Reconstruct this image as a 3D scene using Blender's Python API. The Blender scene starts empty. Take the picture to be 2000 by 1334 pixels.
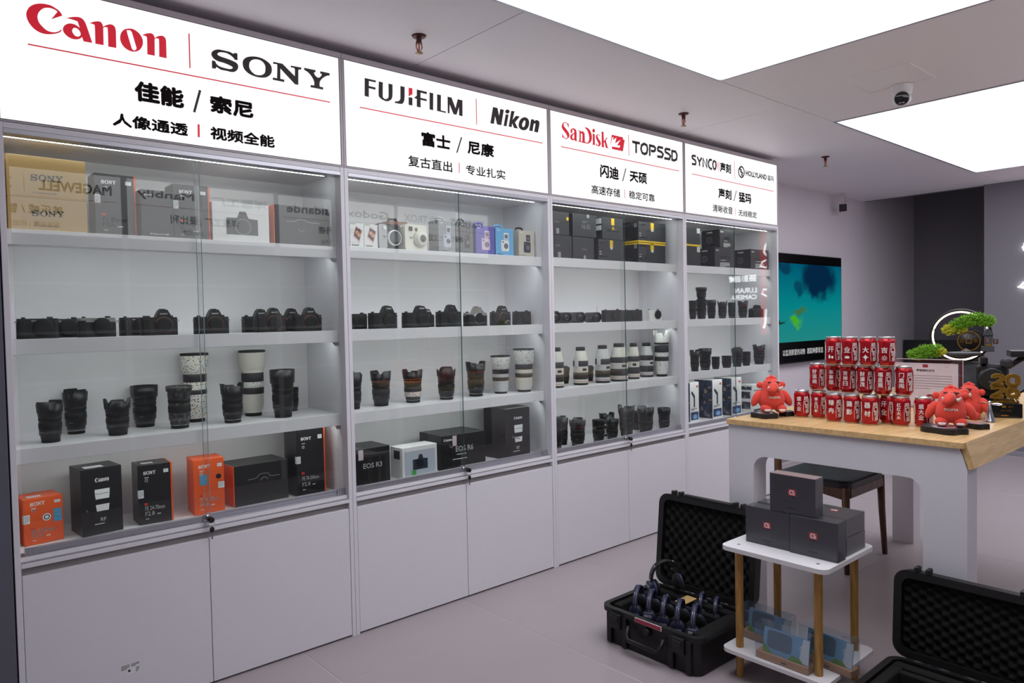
import bpy, bmesh, math, random
from mathutils import Vector, Matrix
from mathutils.geometry import tessellate_polygon
random.seed(11)
D = bpy.data; SC = bpy.context.scene; COL = SC.collection
PI = math.pi
# ------------------------------------------------------------------ camera
cd = D.cameras.new('camera'); cam = D.objects.new('camera', cd); COL.objects.link(cam); SC.camera = cam
cd.sensor_width = 36.0; cd.lens = 36.0 * 1411.29 / 2000.0; cd.clip_start = 0.02; cd.clip_end = 60
def set_cam(loc, yaw, pitch, roll):
    cy, sy, cp, sp = math.cos(yaw), math.sin(yaw), math.cos(pitch), math.sin(pitch)
    fwd = Vector((sy*cp, cy*cp, sp)); right = Vector((cy, -sy, 0)); up = right.cross(fwd)
    r2 = right*math.cos(roll) + up*math.sin(roll); u2 = -right*math.sin(roll) + up*math.cos(roll)
    m = Matrix((r2, u2, -fwd)).transposed().to_4x4(); m.translation = loc; cam.matrix_world = m
set_cam(Vector((-0.2979, -2.7619, 1.3452)), math.radians(41.2145), math.radians(-1.7859), math.radians(-1.1527))
# ------------------------------------------------------------------ world, exposure
w = D.worlds.new('world'); SC.world = w; w.use_nodes = True
w.node_tree.nodes['Background'].inputs[0].default_value = (0.55, 0.56, 0.6, 1); w.node_tree.nodes['Background'].inputs[1].default_value = 0.02
vs = SC.view_settings; vs.view_transform = 'Standard'; vs.look = 'None'; vs.gamma = 1.0; vs.use_curve_mapping = False; vs.exposure = 0.0
# light levels of the lamps the room has (emission strengths)
L_PANEL, L_SIGN, L_FACING, L_LED = 4.2, 1.03, 2.4, 16.0
C_PANEL = (0.97, 0.982, 1.04); C_SIGN = (1.0, 0.985, 1.0); C_LED = (0.93, 1.0, 0.97)
# ---- sign lettering outlines in metres on the sign plane (x, z) ----
CANON=[[[(0.192,2.368,1),(0.1848,2.3798),(0.1744,2.3866),(0.1605,2.3923),(0.1442,2.3928),(0.128,2.3896),(0.1128,2.3823),(0.0999,2.3695),(0.0925,2.3516),(0.0931,2.3358),(0.0993,2.3201),(0.1102,2.3068),(0.1248,2.2984),(0.1409,2.2963),(0.1573,2.2995),(0.1728,2.3054),(0.1837,2.3127),(0.188,2.3192,1),(0.1876,2.3226,1),(0.1802,2.3146),(0.1694,2.3087),(0.1576,2.3069),(0.146,2.3094),(0.1347,2.3183),(0.1259,2.3295),(0.1222,2.3433),(0.124,2.3558),(0.1295,2.3666),(0.1391,2.3772),(0.1508,2.3825),(0.1626,2.3834),(0.173,2.3808),(0.1783,2.3767,1),(0.1602,2.3481,1)]],[[(0.2033,2.3627,1),(0.2143,2.3683),(0.2266,2.3728),(0.2389,2.3751),(0.2486,2.3729),(0.2557,2.365),(0.2603,2.3536),(0.2681,2.3276),(0.2759,2.2993,1),(0.2505,2.2983,1),(0.2465,2.3119,1),(0.2389,2.3039),(0.2265,2.2993),(0.2144,2.2995),(0.2026,2.3049),(0.1945,2.3139),(0.1917,2.3228),(0.1944,2.3331),(0.2014,2.3417),(0.2112,2.3474),(0.2234,2.3485),(0.233,2.3454),(0.2406,2.3404,1),(0.2352,2.3598,1),(0.2262,2.3616),(0.2142,2.3627)],[(0.2204,2.3326),(0.2254,2.3366),(0.2315,2.3367),(0.2386,2.3316),(0.2425,2.3228),(0.2413,2.3156),(0.2355,2.3106),(0.2281,2.3102),(0.2222,2.3151),(0.2182,2.3238)]],[[(0.2693,2.3622,1),(0.282,2.3708),(0.2973,2.376),(0.3048,2.3746),(0.3096,2.3659),(0.3097,2.3608,1),(0.3186,2.3681),(0.3316,2.3748),(0.3406,2.3745),(0.3469,2.3681),(0.3491,2.3572,1),(0.3485,2.2991,1),(0.3239,2.298,1),(0.3241,2.3567),(0.3209,2.3616),(0.3158,2.3618),(0.3106,2.3577,1),(0.3099,2.2996,1),(0.2851,2.2986,1),(0.2853,2.3556),(0.283,2.3612),(0.2768,2.3633)]],[[(0.3904,2.3751),(0.4051,2.3758),(0.4209,2.3675),(0.4312,2.3525),(0.4334,2.3355),(0.4288,2.3198),(0.4189,2.3065),(0.4039,2.299),(0.3892,2.2992),(0.3736,2.3071),(0.3636,2.3221),(0.3615,2.3388),(0.366,2.3556),(0.3756,2.368)],[(0.3834,2.3627),(0.3875,2.368),(0.3942,2.3697),(0.3993,2.3637,1),(0.4124,2.3131,1),(0.4095,2.3067),(0.4027,2.3031),(0.397,2.3082,1)]],[[(0.4316,2.3628,1),(0.4455,2.3711),(0.4593,2.3759),(0.4675,2.3735),(0.4722,2.3652),(0.4721,2.3607,1),(0.4812,2.3697),(0.4954,2.3758),(0.5038,2.3742),(0.5092,2.3666),(0.5102,2.3564,1),(0.5098,2.2997,1),(0.4853,2.2997,1),(0.4864,2.3567),(0.4838,2.362),(0.4782,2.3628),(0.472,2.3577,1),(0.4706,2.2999,1),(0.4464,2.2995,1),(0.4471,2.3533),(0.4438,2.3613)]]]
SONY=[[[(0.7519,2.3735,1),(0.7645,2.3738,1),(0.7642,2.3482,1),(0.7528,2.3478,1),(0.7487,2.3536),(0.7377,2.3611),(0.7242,2.3655),(0.7094,2.3654),(0.6959,2.3623),(0.689,2.3539),(0.6991,2.3488),(0.7236,2.3456),(0.7459,2.3418),(0.7607,2.3363),(0.766,2.3261),(0.7625,2.3129),(0.7521,2.3027),(0.7395,2.2988),(0.7221,2.2994),(0.7024,2.299),(0.6915,2.3029),(0.6843,2.3063,1),(0.6804,2.2986,1),(0.6678,2.2979,1),(0.6683,2.3266,1),(0.6801,2.327,1),(0.6847,2.3174),(0.6954,2.3111),(0.7125,2.3086),(0.7323,2.3085),(0.7424,2.3124),(0.7446,2.3171),(0.7377,2.3213),(0.7156,2.3265),(0.6911,2.3286),(0.6767,2.3341),(0.6686,2.3433),(0.6677,2.3541),(0.6753,2.3643),(0.6901,2.3718),(0.7048,2.3735),(0.7344,2.3733),(0.7418,2.3712),(0.751,2.369,1)]],[[(0.8247,2.3761),(0.8522,2.3776),(0.8758,2.3713),(0.8928,2.3595),(0.8982,2.3439),(0.8944,2.3251),(0.8791,2.3091),(0.8577,2.3016),(0.8314,2.3006),(0.8057,2.3068),(0.7882,2.3208),(0.7832,2.3398),(0.7867,2.3544),(0.7999,2.3674)],[(0.8282,2.3655),(0.8492,2.3681),(0.8636,2.3622),(0.8711,2.3511),(0.8721,2.3384),(0.8689,2.3224),(0.858,2.3125),(0.8447,2.3085),(0.8291,2.3091),(0.8151,2.3189),(0.809,2.3302),(0.8089,2.3428),(0.8137,2.3552)]],[[(0.9045,2.3729,1),(0.942,2.3735,1),(0.9927,2.3348,1),(0.9935,2.3614),(0.9889,2.367),(0.9769,2.3665,1),(0.9771,2.3737,1),(1.0217,2.3752,1),(1.0214,2.3672,1),(1.0114,2.3651),(1.0084,2.3605,1),(1.0067,2.3032,1),(0.9925,2.3026,1),(0.9331,2.3526,1),(0.9319,2.3125,1),(0.9483,2.3119,1),(0.9475,2.3026,1),(0.9004,2.3023,1),(0.9012,2.311,1),(0.9182,2.3118,1),(0.9206,2.3616),(0.9159,2.3658),(0.9042,2.3651,1)]],[[(1.0337,2.377,1),(1.0837,2.3776,1),(1.0829,2.3688,1),(1.0761,2.3666),(1.0816,2.3556),(1.0946,2.3494),(1.1066,2.358),(1.1105,2.3678,1),(1.1034,2.369,1),(1.1043,2.3778,1),(1.146,2.3783,1),(1.1457,2.3687,1),(1.1321,2.3646),(1.1138,2.3514),(1.1015,2.3354),(1.0996,2.3215),(1.1009,2.3149),(1.1151,2.3145,1),(1.1145,2.3048,1),(1.0591,2.3041,1),(1.0599,2.3131,1),(1.0754,2.3145,1),(1.0758,2.3275),(1.0695,2.3424),(1.0527,2.3604),(1.0334,2.3689,1)]]]
FUJI=[[[(1.3104,2.3924,1),(1.3657,2.3922,1),(1.3636,2.3836,1),(1.3309,2.3836,1),(1.3298,2.362,1),(1.3629,2.3615,1),(1.3617,2.3519,1),(1.3295,2.3526,1),(1.3284,2.3144,1),(1.3077,2.3154,1)]],[[(1.3798,2.3913,1),(1.4002,2.3913,1),(1.3981,2.3363),(1.4006,2.3245),(1.4111,2.321),(1.4223,2.3264),(1.4274,2.3377),(1.4285,2.3916,1),(1.4494,2.3919,1),(1.4474,2.3414),(1.4391,2.3233),(1.4195,2.3127),(1.398,2.3149),(1.3816,2.323),(1.3772,2.3365)]],[[(1.4901,2.3933,1),(1.5125,2.393,1),(1.5106,2.3448),(1.5055,2.3249),(1.4928,2.3143),(1.4583,2.3131,1),(1.4594,2.3195,1),(1.4782,2.3242),(1.4874,2.3342),(1.4887,2.3449)]],[[(1.5324,2.3517,1),(1.5526,2.3525,1),(1.5516,2.3172,1),(1.5314,2.3178,1)]],[[(1.5773,2.3945,1),(1.6327,2.394,1),(1.6314,2.3834,1),(1.5976,2.3843,1),(1.5969,2.3607,1),(1.6307,2.3605,1),(1.6299,2.3513,1),(1.5966,2.3513,1),(1.5962,2.3165,1),(1.5751,2.3171,1),(1.5761,2.3518,1),(1.5613,2.3541,1),(1.5765,2.3663,1)]],[[(1.6475,2.3946,1),(1.6681,2.3942,1),(1.6653,2.3161,1),(1.6453,2.317,1)]],[[(1.69,2.3944,1),(1.7115,2.3941,1),(1.709,2.3233,1),(1.7378,2.323,1),(1.7376,2.3163,1),(1.6873,2.3173,1)]],[[(1.7496,2.3942,1),(1.7728,2.3941,1),(1.7949,2.3484,1),(1.809,2.3932,1),(1.8372,2.393,1),(1.8357,2.3174,1),(1.8153,2.318,1),(1.8153,2.3564,1),(1.7996,2.318,1),(1.7818,2.3186,1),(1.7608,2.3601,1),(1.7585,2.3168,1),(1.7486,2.3182,1)]]]
FUJIRED=[[[(1.5336,2.3946,1),(1.5538,2.3947,1),(1.5531,2.3683,1),(1.5325,2.3551,1)]]]
NIKON=[[[(2.0272,2.3951,1),(2.056,2.3951,1),(2.0655,2.3584,1),(2.0745,2.3936,1),(2.0976,2.3934,1),(2.0786,2.3137,1),(2.0508,2.3139,1),(2.0395,2.3517,1),(2.0305,2.3125,1),(2.008,2.3126,1)]],[[(2.1359,2.3916),(2.1338,2.3862),(2.1284,2.3817),(2.1211,2.3791),(2.1138,2.3792),(2.1086,2.3819),(2.1068,2.3866),(2.1089,2.3919),(2.1143,2.3964),(2.1216,2.399),(2.1289,2.399),(2.1341,2.3962)]],[[(2.1096,2.3738,1),(2.1285,2.3747,1),(2.113,2.3135,1),(2.0942,2.3138,1)]],[[(2.1469,2.3968,1),(2.1693,2.3988,1),(2.1553,2.3531,1),(2.1784,2.3774,1),(2.2043,2.3784,1),(2.171,2.3428,1),(2.1909,2.3149,1),(2.1638,2.314,1),(2.1516,2.3349,1),(2.1479,2.3153,1),(2.1276,2.3154,1)]],[[(2.237,2.3801),(2.26,2.3766),(2.2695,2.3588),(2.2622,2.3334),(2.2419,2.3156),(2.2156,2.3125),(2.1976,2.3231),(2.1968,2.3422),(2.2105,2.366)],[(2.2353,2.3638),(2.243,2.3593),(2.2392,2.3394),(2.2291,2.3281),(2.2206,2.3316),(2.2217,2.3462)]],[[(2.2834,2.3781,1),(2.3069,2.3786,1),(2.306,2.3706,1),(2.3204,2.3793),(2.3373,2.3772),(2.3424,2.3633),(2.3303,2.3162,1),(2.3032,2.3164,1),(2.313,2.3536),(2.3098,2.3605),(2.3015,2.3542),(2.2918,2.3171,1),(2.2684,2.3169,1)]]]
SANDISK=[[[(2.5545,2.3983),(2.562,2.3999,1),(2.5625,2.3799,1),(2.558,2.381),(2.5495,2.3951),(2.5348,2.4003),(2.5238,2.3927),(2.5245,2.3808),(2.5414,2.368),(2.5608,2.3521),(2.5669,2.3375),(2.5601,2.3244),(2.5425,2.3142),(2.5253,2.3151),(2.5156,2.3194),(2.5106,2.3153,1),(2.5103,2.3436,1),(2.5159,2.3315),(2.5278,2.3196),(2.5401,2.3179),(2.5502,2.3246),(2.5431,2.339),(2.5238,2.355),(2.5095,2.3681),(2.5088,2.3817),(2.5175,2.3951),(2.5324,2.4033),(2.5472,2.4023)]],[[(2.5745,2.3611),(2.5813,2.3732),(2.5965,2.3801),(2.6141,2.3777),(2.6229,2.3651),(2.6228,2.3215),(2.6278,2.317,1),(2.6277,2.3142,1),(2.6099,2.3137),(2.605,2.3189),(2.5898,2.3142),(2.5749,2.3197),(2.5717,2.3313),(2.5805,2.3447),(2.6035,2.3569),(2.6037,2.3674),(2.5963,2.3731),(2.5897,2.3704),(2.5894,2.3582),(2.5807,2.3517)],[(2.6023,2.3498),(2.592,2.3413),(2.5887,2.3286),(2.5935,2.3224),(2.6027,2.3265)]],[[(2.6318,2.3752,1),(2.6573,2.3757,1),(2.6572,2.3697,1),(2.6702,2.3759),(2.683,2.3708),(2.6878,2.3575),(2.6884,2.3195,1),(2.705,2.3177),(2.7167,2.3247),(2.7239,2.3417),(2.7218,2.3626),(2.7093,2.3855),(2.6873,2.4004,1),(2.7123,2.4001),(2.7355,2.386),(2.747,2.3593),(2.7421,2.3337),(2.7233,2.3178),(2.6997,2.3127),(2.6353,2.3139,1),(2.6365,2.3183,1),(2.6432,2.321),(2.6454,2.3703),(2.6327,2.3718,1)],[(2.657,2.3616,1),(2.6672,2.3614),(2.6686,2.3546),(2.6677,2.3176,1),(2.6559,2.3183,1)]],[[(2.7728,2.3946),(2.7712,2.389),(2.7672,2.3845),(2.7618,2.3822),(2.7566,2.3829),(2.7528,2.3862),(2.7515,2.3913),(2.753,2.3969),(2.757,2.4014),(2.7624,2.4037),(2.7677,2.4031),(2.7715,2.3998)]],[[(2.7495,2.3757,1),(2.7707,2.3747,1),(2.7709,2.3165,1),(2.7788,2.314,1),(2.7469,2.3137,1),(2.7534,2.3182,1),(2.7546,2.3694,1)]],[[(2.8122,2.3637,1),(2.8098,2.3723),(2.7974,2.3748),(2.7935,2.3663),(2.8039,2.3535),(2.8197,2.3378),(2.8194,2.3234),(2.8056,2.3113),(2.7895,2.3137),(2.7814,2.3108,1),(2.7803,2.3303,1),(2.7896,2.3191),(2.7993,2.3176),(2.8016,2.3262),(2.7902,2.3407),(2.7799,2.3571),(2.7829,2.3701),(2.7964,2.3782),(2.8098,2.3759),(2.8152,2.376,1)]],[[(2.8266,2.3983,1),(2.8456,2.3987,1),(2.8471,2.3472,1),(2.8667,2.3646,1),(2.8613,2.3692,1),(2.8833,2.3696,1),(2.8722,2.3636,1),(2.8637,2.3533,1),(2.8793,2.3174,1),(2.8864,2.3118,1),(2.8627,2.3114,1),(2.8525,2.3426,1),(2.8469,2.3382,1),(2.8474,2.3147,1),(2.8517,2.3117,1),(2.8261,2.3117,1),(2.8284,2.3174,1),(2.8291,2.3915,1)]],[[(2.9161,2.3938,1),(3.0164,2.3934,1),(3.0149,2.3817,1),(3.0305,2.3803,1),(3.0127,2.3119,1),(2.9153,2.3125,1),(2.9173,2.3264,1),(2.9034,2.327,1)]]]
SANDISKW=[[[(2.9034,2.327,1),(2.9196,2.3779,1),(2.9309,2.3833,1),(2.9249,2.3641,1),(2.9563,2.3834,1),(2.9442,2.3485,1),(2.993,2.3759,1),(2.9609,2.3399,1),(2.9882,2.3419,1),(2.9833,2.3283,1),(2.9156,2.3261,1)]]]
TOPSSD=[[(3.0994,2.3803),(3.1711,2.3812)],[(3.1351,2.3805),(3.1348,2.3184)],[(3.2119,2.3843),(3.2363,2.379),(3.2432,2.3569),(3.2352,2.3327),(3.2166,2.3233),(3.1923,2.3269),(3.1806,2.3482),(3.1872,2.372),(3.2119,2.3843)],[(3.264,2.3185),(3.2654,2.382),(3.3079,2.3814),(3.3203,2.3734),(3.3169,2.3593),(3.3009,2.3513),(3.2759,2.3518)],[(3.3972,2.3853),(3.3523,2.3849),(3.3438,2.3748),(3.3455,2.3633),(3.3837,2.3567),(3.3964,2.3466),(3.3863,2.3276),(3.337,2.325)],[(3.4723,2.3847),(3.4264,2.3843),(3.4177,2.3752),(3.4214,2.3638),(3.4585,2.355),(3.4714,2.3448),(3.4611,2.3247),(3.4075,2.3237)],[(3.4876,2.3249),(3.4887,2.379),(3.5254,2.38),(3.5398,2.3618),(3.5345,2.333),(3.5075,2.3223),(3.4876,2.3249)]]
SYNCO=[[(3.7452,2.38),(3.7135,2.3802),(3.7031,2.3729),(3.7055,2.3629),(3.7384,2.3523),(3.7444,2.3411),(3.7405,2.3272),(3.6996,2.3251)],[(3.7596,2.3789),(3.7838,2.3491),(3.8116,2.3797)],[(3.7838,2.3491),(3.7858,2.3209)],[(3.8261,2.3198),(3.8262,2.3771),(3.8684,2.322),(3.8686,2.3796)],[(3.9286,2.3798),(3.9016,2.3778),(3.8879,2.3593),(3.89,2.3322),(3.9112,2.3196),(3.9301,2.3219)],[(3.9568,2.3773),(3.9747,2.3703),(3.9758,2.3458),(3.9711,2.3299),(3.9627,2.3212),(3.9465,2.3269),(3.9378,2.3503),(3.9447,2.3711),(3.9568,2.3773)]]
SYNCORED=[[(3.98,2.3618),(3.9836,2.3514),(3.9795,2.3401)],[(3.9939,2.3697),(4.0012,2.3521),(3.9942,2.3296)],[(4.0083,2.3777),(4.0167,2.3509),(4.0083,2.3174)]]
HOLLY=[[(4.2917,2.381),(4.3155,2.3717),(4.3282,2.3474),(4.3175,2.3204),(4.2933,2.3054),(4.2667,2.3146),(4.2542,2.3387),(4.2648,2.3655),(4.2917,2.381)],[(4.2677,2.3627),(4.2883,2.3555),(4.2821,2.3436),(4.3059,2.3384),(4.2937,2.3241),(4.3055,2.319)]]
SIGNTXT=[[('佳能',(0.4043,2.1335,0.5609,2.1979),0.05),('索尼',(0.6598,2.1381,0.8164,2.1967),0.05),('人像通透',(0.3303,2.0347,0.5729,2.0762),0.035),('视频全能',(0.656,2.0373,0.8988,2.0811),0.035)],[('富士',(1.599,2.1475,1.7575,2.2083),0.035),('尼康',(1.8647,2.147,2.0247,2.2066),0.035),('复古直出',(1.5227,2.0434,1.7664,2.091),0.0),('专业扎实',(1.8492,2.0454,2.0981,2.0902),0.0)],[('闪迪',(2.814,2.1426,2.9704,2.2099),0.03),('天硕',(3.0733,2.1452,3.2309,2.2054),0.03),('高速存储',(2.7379,2.0406,2.981,2.0883),0.0),('稳定可靠',(3.0626,2.0439,3.3054,2.0886),0.0)],[('声刻',(4.0033,2.1366,4.1593,2.2006),0.03),('猛玛',(4.2566,2.1344,4.4139,2.1994),0.03),('清晰收音',(3.9317,2.0376,4.1739,2.0863),0.0),('无线稳定',(4.2486,2.0345,4.4888,2.077),0.0),('声刻',(4.0272,2.316,4.1559,2.377),0.03),('HOLLYLAND',(4.3484,2.326,4.6296,2.3611),0.035),('猛玛',(4.6452,2.3253,4.7302,2.3613),0.0)]]
SLASH=[[[(0.6224,2.2086),(0.5986,2.1242)]],[[(1.8273,2.2171),(1.797,2.1394)]],[[(3.0376,2.2165),(3.0068,2.1381)]],[[(4.225,2.2063),(4.1903,2.1305)]]]
BARS=[[[(0.6128,2.0826),(0.612,2.0357)]],[[(1.8097,2.0933),(1.8084,2.0444)]],[[(3.0241,2.0907),(3.023,2.0421)]],[[(4.2097,2.0818),(4.2107,2.0355)]]]
RULES=[[[(0.0931,2.2527),(1.1442,2.2589)],[(0.5897,2.4061),(0.589,2.2818)]],[[(1.2829,2.2626),(2.3618,2.2661)],[(1.9212,2.4163),(1.9209,2.2921)]],[[(2.4994,2.2674),(3.5606,2.2625)],[(3.0662,2.4164),(3.0673,2.2928)]],[[(3.6977,2.261),(4.7302,2.2521)],[(4.2012,2.4069),(4.2061,2.2829)]]]
LENSES=[(0, 3, 'petal', 'black lens with petal hood', 0.136, 0.158, 0.142, 0.0413),
 (0, 3, 'petal', 'tall black lens with petal hood and thin silver ring', 0.241, 0.316, 0.165, 0.0419),
 (0, 3, 'petal', 'stubby black lens with petal hood', 0.344, 0.154, 0.133, 0.0448),
 (0, 3, 'round', 'wide black lens with plain round hood', 0.475, 0.311, 0.161, 0.0491),
 (0, 3, 'camo', 'grey camouflage lens with round hood', 0.56, 0.162, 0.162, 0.0469),
 (0, 3, 'doodle', 'tall white telephoto lens covered in doodles', 0.666, 0.306, 0.279, 0.0538),
 (0, 3, 'petal', 'black lens with deep petal hood', 0.759, 0.154, 0.158, 0.0456),
 (0, 3, 'tele', 'tall white telephoto lens with black bands', 0.902, 0.303, 0.281, 0.0548),
 (0, 3, 'round', 'large black lens with round hood', 0.968, 0.15, 0.2, 0.0509),
 (0, 3, 'cap', 'small black lens tucked behind', 1.088, 0.326, 0.105, 0.0287),
 (1, 3, 'petal', 'black lens half hidden by the post', 1.312, 0.179, 0.168, 0.0439),
 (1, 3, 'petal', 'black lens with thin red ring and petal hood', 1.462, 0.186, 0.164, 0.0487),
 (1, 3, 'colour', 'lens with confetti wrap and orange trim', 1.64, 0.188, 0.16, 0.0495),
 (1, 3, 'petal', 'black lens with silver mount ring', 1.823, 0.164, 0.16, 0.0486),
 (1, 3, 'petal', 'black lens with flared petal hood', 2.012, 0.165, 0.179, 0.0515),
 (1, 3, 'whitehood', 'white lens with red stripe and white hood', 2.185, 0.171, 0.201, 0.0531),
 (1, 3, 'whitecamo', 'white telephoto lens with speckled hood', 2.322, 0.137, 0.233, 0.0575),
 (2, 3, 'canon', 'white telephoto lens half hidden by the post', 2.576, 0.142, 0.227, 0.0409),
 (2, 3, 'petal', 'small black lens behind white telephoto lenses', 2.792, 0.285, 0.103, 0.0273),
 (2, 3, 'canonfoot', 'white telephoto lens with tripod foot', 2.79, 0.157, 0.221, 0.0436),
 (2, 3, 'petal', 'small brownish black lens behind white telephoto lenses', 2.995, 0.276, 0.095, 0.028),
 (2, 3, 'canonfoot', 'white telephoto lens with grey tripod foot and red line', 2.969, 0.145, 0.225, 0.0445),
 (2, 3, 'canon', 'stout white telephoto lens with dark bands', 3.11, 0.136, 0.231, 0.0534),
 (2, 3, 'canon', 'slim white telephoto lens with dark bands', 3.279, 0.161, 0.225, 0.0368),
 (2, 3, 'canon', 'grey-white telephoto lens with broad dark bands', 3.453, 0.196, 0.221, 0.044),
 (2, 3, 'whitepetal', 'tallest speckled white lens with notched white hood', 3.535, 0.137, 0.3, 0.0545),
 (2, 4, 'petal', 'black lens behind the front one by the post', 2.666, 0.188, 0.165, 0.0317),
 (2, 4, 'cap', 'black lens cut off by the post', 2.544, 0.12, 0.177, 0.0346),
 (2, 4, 'petal', 'black lens with wide flared hood', 2.7, 0.105, 0.157, 0.0492),
 (2, 4, 'cap', 'short black lens without hood', 2.87, 0.097, 0.132, 0.0377),
 (2, 4, 'whitelens', 'white lens with black petal hood', 3.075, 0.213, 0.142, 0.0479),
 (2, 4, 'petal', 'short black lens with curved hood', 3.008, 0.112, 0.126, 0.0424),
 (2, 4, 'petal', 'tall black lens with horned petal hood', 3.151, 0.119, 0.19, 0.0523),
 (2, 4, 'cap', 'small black lens between two taller ones', 3.375, 0.226, 0.122, 0.0275),
 (2, 4, 'petal', 'large black lens with winged hood', 3.327, 0.11, 0.165, 0.0551),
 (2, 4, 'round', 'plain black lens standing alone', 3.501, 0.098, 0.141, 0.0421),
 (3, 2, 'cap', 'black lens by the post', 3.907, 0.15, 0.127, 0.026),
 (3, 2, 'cap', 'black lens carrying another lens on top', 4.01, 0.15, 0.136, 0.0356),
 (3, 2, 'round', 'black lens with plain hood', 4.283, 0.25, 0.136, 0.0357),
 (3, 2, 'petal', 'black lens with notched hood', 4.27, 0.15, 0.127, 0.035),
 (3, 2, 'cap', 'black lens partly behind its neighbour', 4.554, 0.25, 0.117, 0.0283),
 (3, 2, 'petal', 'black lens with flared hood', 4.541, 0.15, 0.128, 0.0382),
 (3, 3, 'petal', 'black lens with crossed petal hood', 3.835, 0.09, 0.145, 0.0341),
 (3, 3, 'round', 'black lens with wide round hood', 3.972, 0.1, 0.148, 0.0446),
 (3, 3, 'cap', 'short black prime lens', 4.081, 0.088, 0.086, 0.0288),
 (3, 3, 'cap', 'squat black prime lens', 4.227, 0.093, 0.085, 0.0355),
 (3, 3, 'petal', 'black lens with notched petal hood', 4.371, 0.098, 0.139, 0.042),
 (3, 3, 'cap', 'plain black lens behind its neighbour', 4.489, 0.095, 0.103, 0.0319),
 (3, 3, 'petal', 'black lens with flared petal hood', 4.681, 0.102, 0.147, 0.0459)]
# ------------------------------------------------------------------ materials
def lin(c):
    c = c / 255.0
    return c/12.92 if c <= 0.04045 else ((c+0.055)/1.055)**2.4
def rgb(r, g, b): return (lin(r), lin(g), lin(b), 1)
MATS = {}
def mat(name, col=(128,128,128), rough=0.5, metal=0.0, var=0.06, scale=40.0, bump=0.0, bscale=None, emit=0.0, ecol=None, spec=0.5, coat=0.0, sheen=0.0, trans=0.0):
    if name in MATS: return MATS[name]
    m = D.materials.new(name); m.use_nodes = True; nt = m.node_tree; N = nt.nodes; b = N['Principled BSDF']
    b.inputs['Roughness'].default_value = rough; b.inputs['Metallic'].default_value = metal
    b.inputs['Specular IOR Level'].default_value = spec; b.inputs['Coat Weight'].default_value = coat
    if sheen: b.inputs['Sheen Weight'].default_value = sheen
    c = rgb(*col)
    no = N.new('ShaderNodeTexNoise'); no.inputs['Scale'].default_value = scale; no.inputs['Detail'].default_value = 3
    tc = N.new('ShaderNodeTexCoord'); nt.links.new(tc.outputs['Object'], no.inputs['Vector'])
    mx = N.new('ShaderNodeMix'); mx.data_type = 'RGBA'
    mx.inputs[6].default_value = (c[0]*(1-var), c[1]*(1-var), c[2]*(1-var), 1); mx.inputs[7].default_value = (min(1,c[0]*(1+var)), min(1,c[1]*(1+var)), min(1,c[2]*(1+var)), 1)
    nt.links.new(no.outputs['Fac'], mx.inputs[0]); nt.links.new(mx.outputs[2], b.inputs['Base Color'])
    if bump:
        bn = N.new('ShaderNodeTexNoise'); bn.inputs['Scale'].default_value = bscale or scale*4; bn.inputs['Detail'].default_value = 2
        nt.links.new(tc.outputs['Object'], bn.inputs['Vector'])
        bp = N.new('ShaderNodeBump'); bp.inputs['Strength'].default_value = bump; bp.inputs['Distance'].default_value = 0.002
        nt.links.new(bn.outputs['Fac'], bp.inputs['Height']); nt.links.new(bp.outputs['Normal'], b.inputs['Normal'])
    if emit:
        e = ecol or (c[0], c[1], c[2]); b.inputs['Emission Color'].default_value = (e[0], e[1], e[2], 1); b.inputs['Emission Strength'].default_value = emit
    MATS[name] = m; return m
def glow(name, col, s):
    if name in MATS: return MATS[name]
    m = D.materials.new(name); m.use_nodes = True; nt = m.node_tree; nt.nodes.clear()
    e = nt.nodes.new('ShaderNodeEmission'); e.inputs[0].default_value = (col[0], col[1], col[2], 1); e.inputs[1].default_value = s
    o = nt.nodes.new('ShaderNodeOutputMaterial'); nt.links.new(e.outputs[0], o.inputs[0]); MATS[name] = m; return m
def clear_mat(name, tint=(1,1,1), ior=1.45, haze=0.0, hazecol=(200,205,210), rough=0.0):
    """thin clear sheet: Fresnel mix of see-through and mirror, same in both directions"""
    if name in MATS: return MATS[name]
    m = D.materials.new(name); m.use_nodes = True; nt = m.node_tree; nt.nodes.clear(); N = nt.nodes
    t = N.new('ShaderNodeBsdfTransparent'); t.inputs[0].default_value = (*tint, 1)
    g = N.new('ShaderNodeBsdfGlossy'); g.inputs['Roughness'].default_value = rough
    ge = N.new('ShaderNodeNewGeometry'); mi = N.new('ShaderNodeMix'); mi.inputs[2].default_value = ior; mi.inputs[3].default_value = 1/ior
    nt.links.new(ge.outputs['Backfacing'], mi.inputs[0]); fr = N.new('ShaderNodeFresnel'); nt.links.new(mi.outputs[0], fr.inputs[0])
    mx = N.new('ShaderNodeMixShader'); nt.links.new(fr.outputs[0], mx.inputs[0]); nt.links.new(t.outputs[0], mx.inputs[1]); nt.links.new(g.outputs[0], mx.inputs[2])
    out = mx.outputs[0]
    if haze:
        d = N.new('ShaderNodeBsdfDiffuse'); d.inputs[0].default_value = rgb(*hazecol); m2 = N.new('ShaderNodeMixShader'); m2.inputs[0].default_value = haze
        nt.links.new(out, m2.inputs[1]); nt.links.new(d.outputs[0], m2.inputs[2]); out = m2.outputs[0]
    o = N.new('ShaderNodeOutputMaterial'); nt.links.new(out, o.inputs[0]); MATS[name] = m; return m
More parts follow.
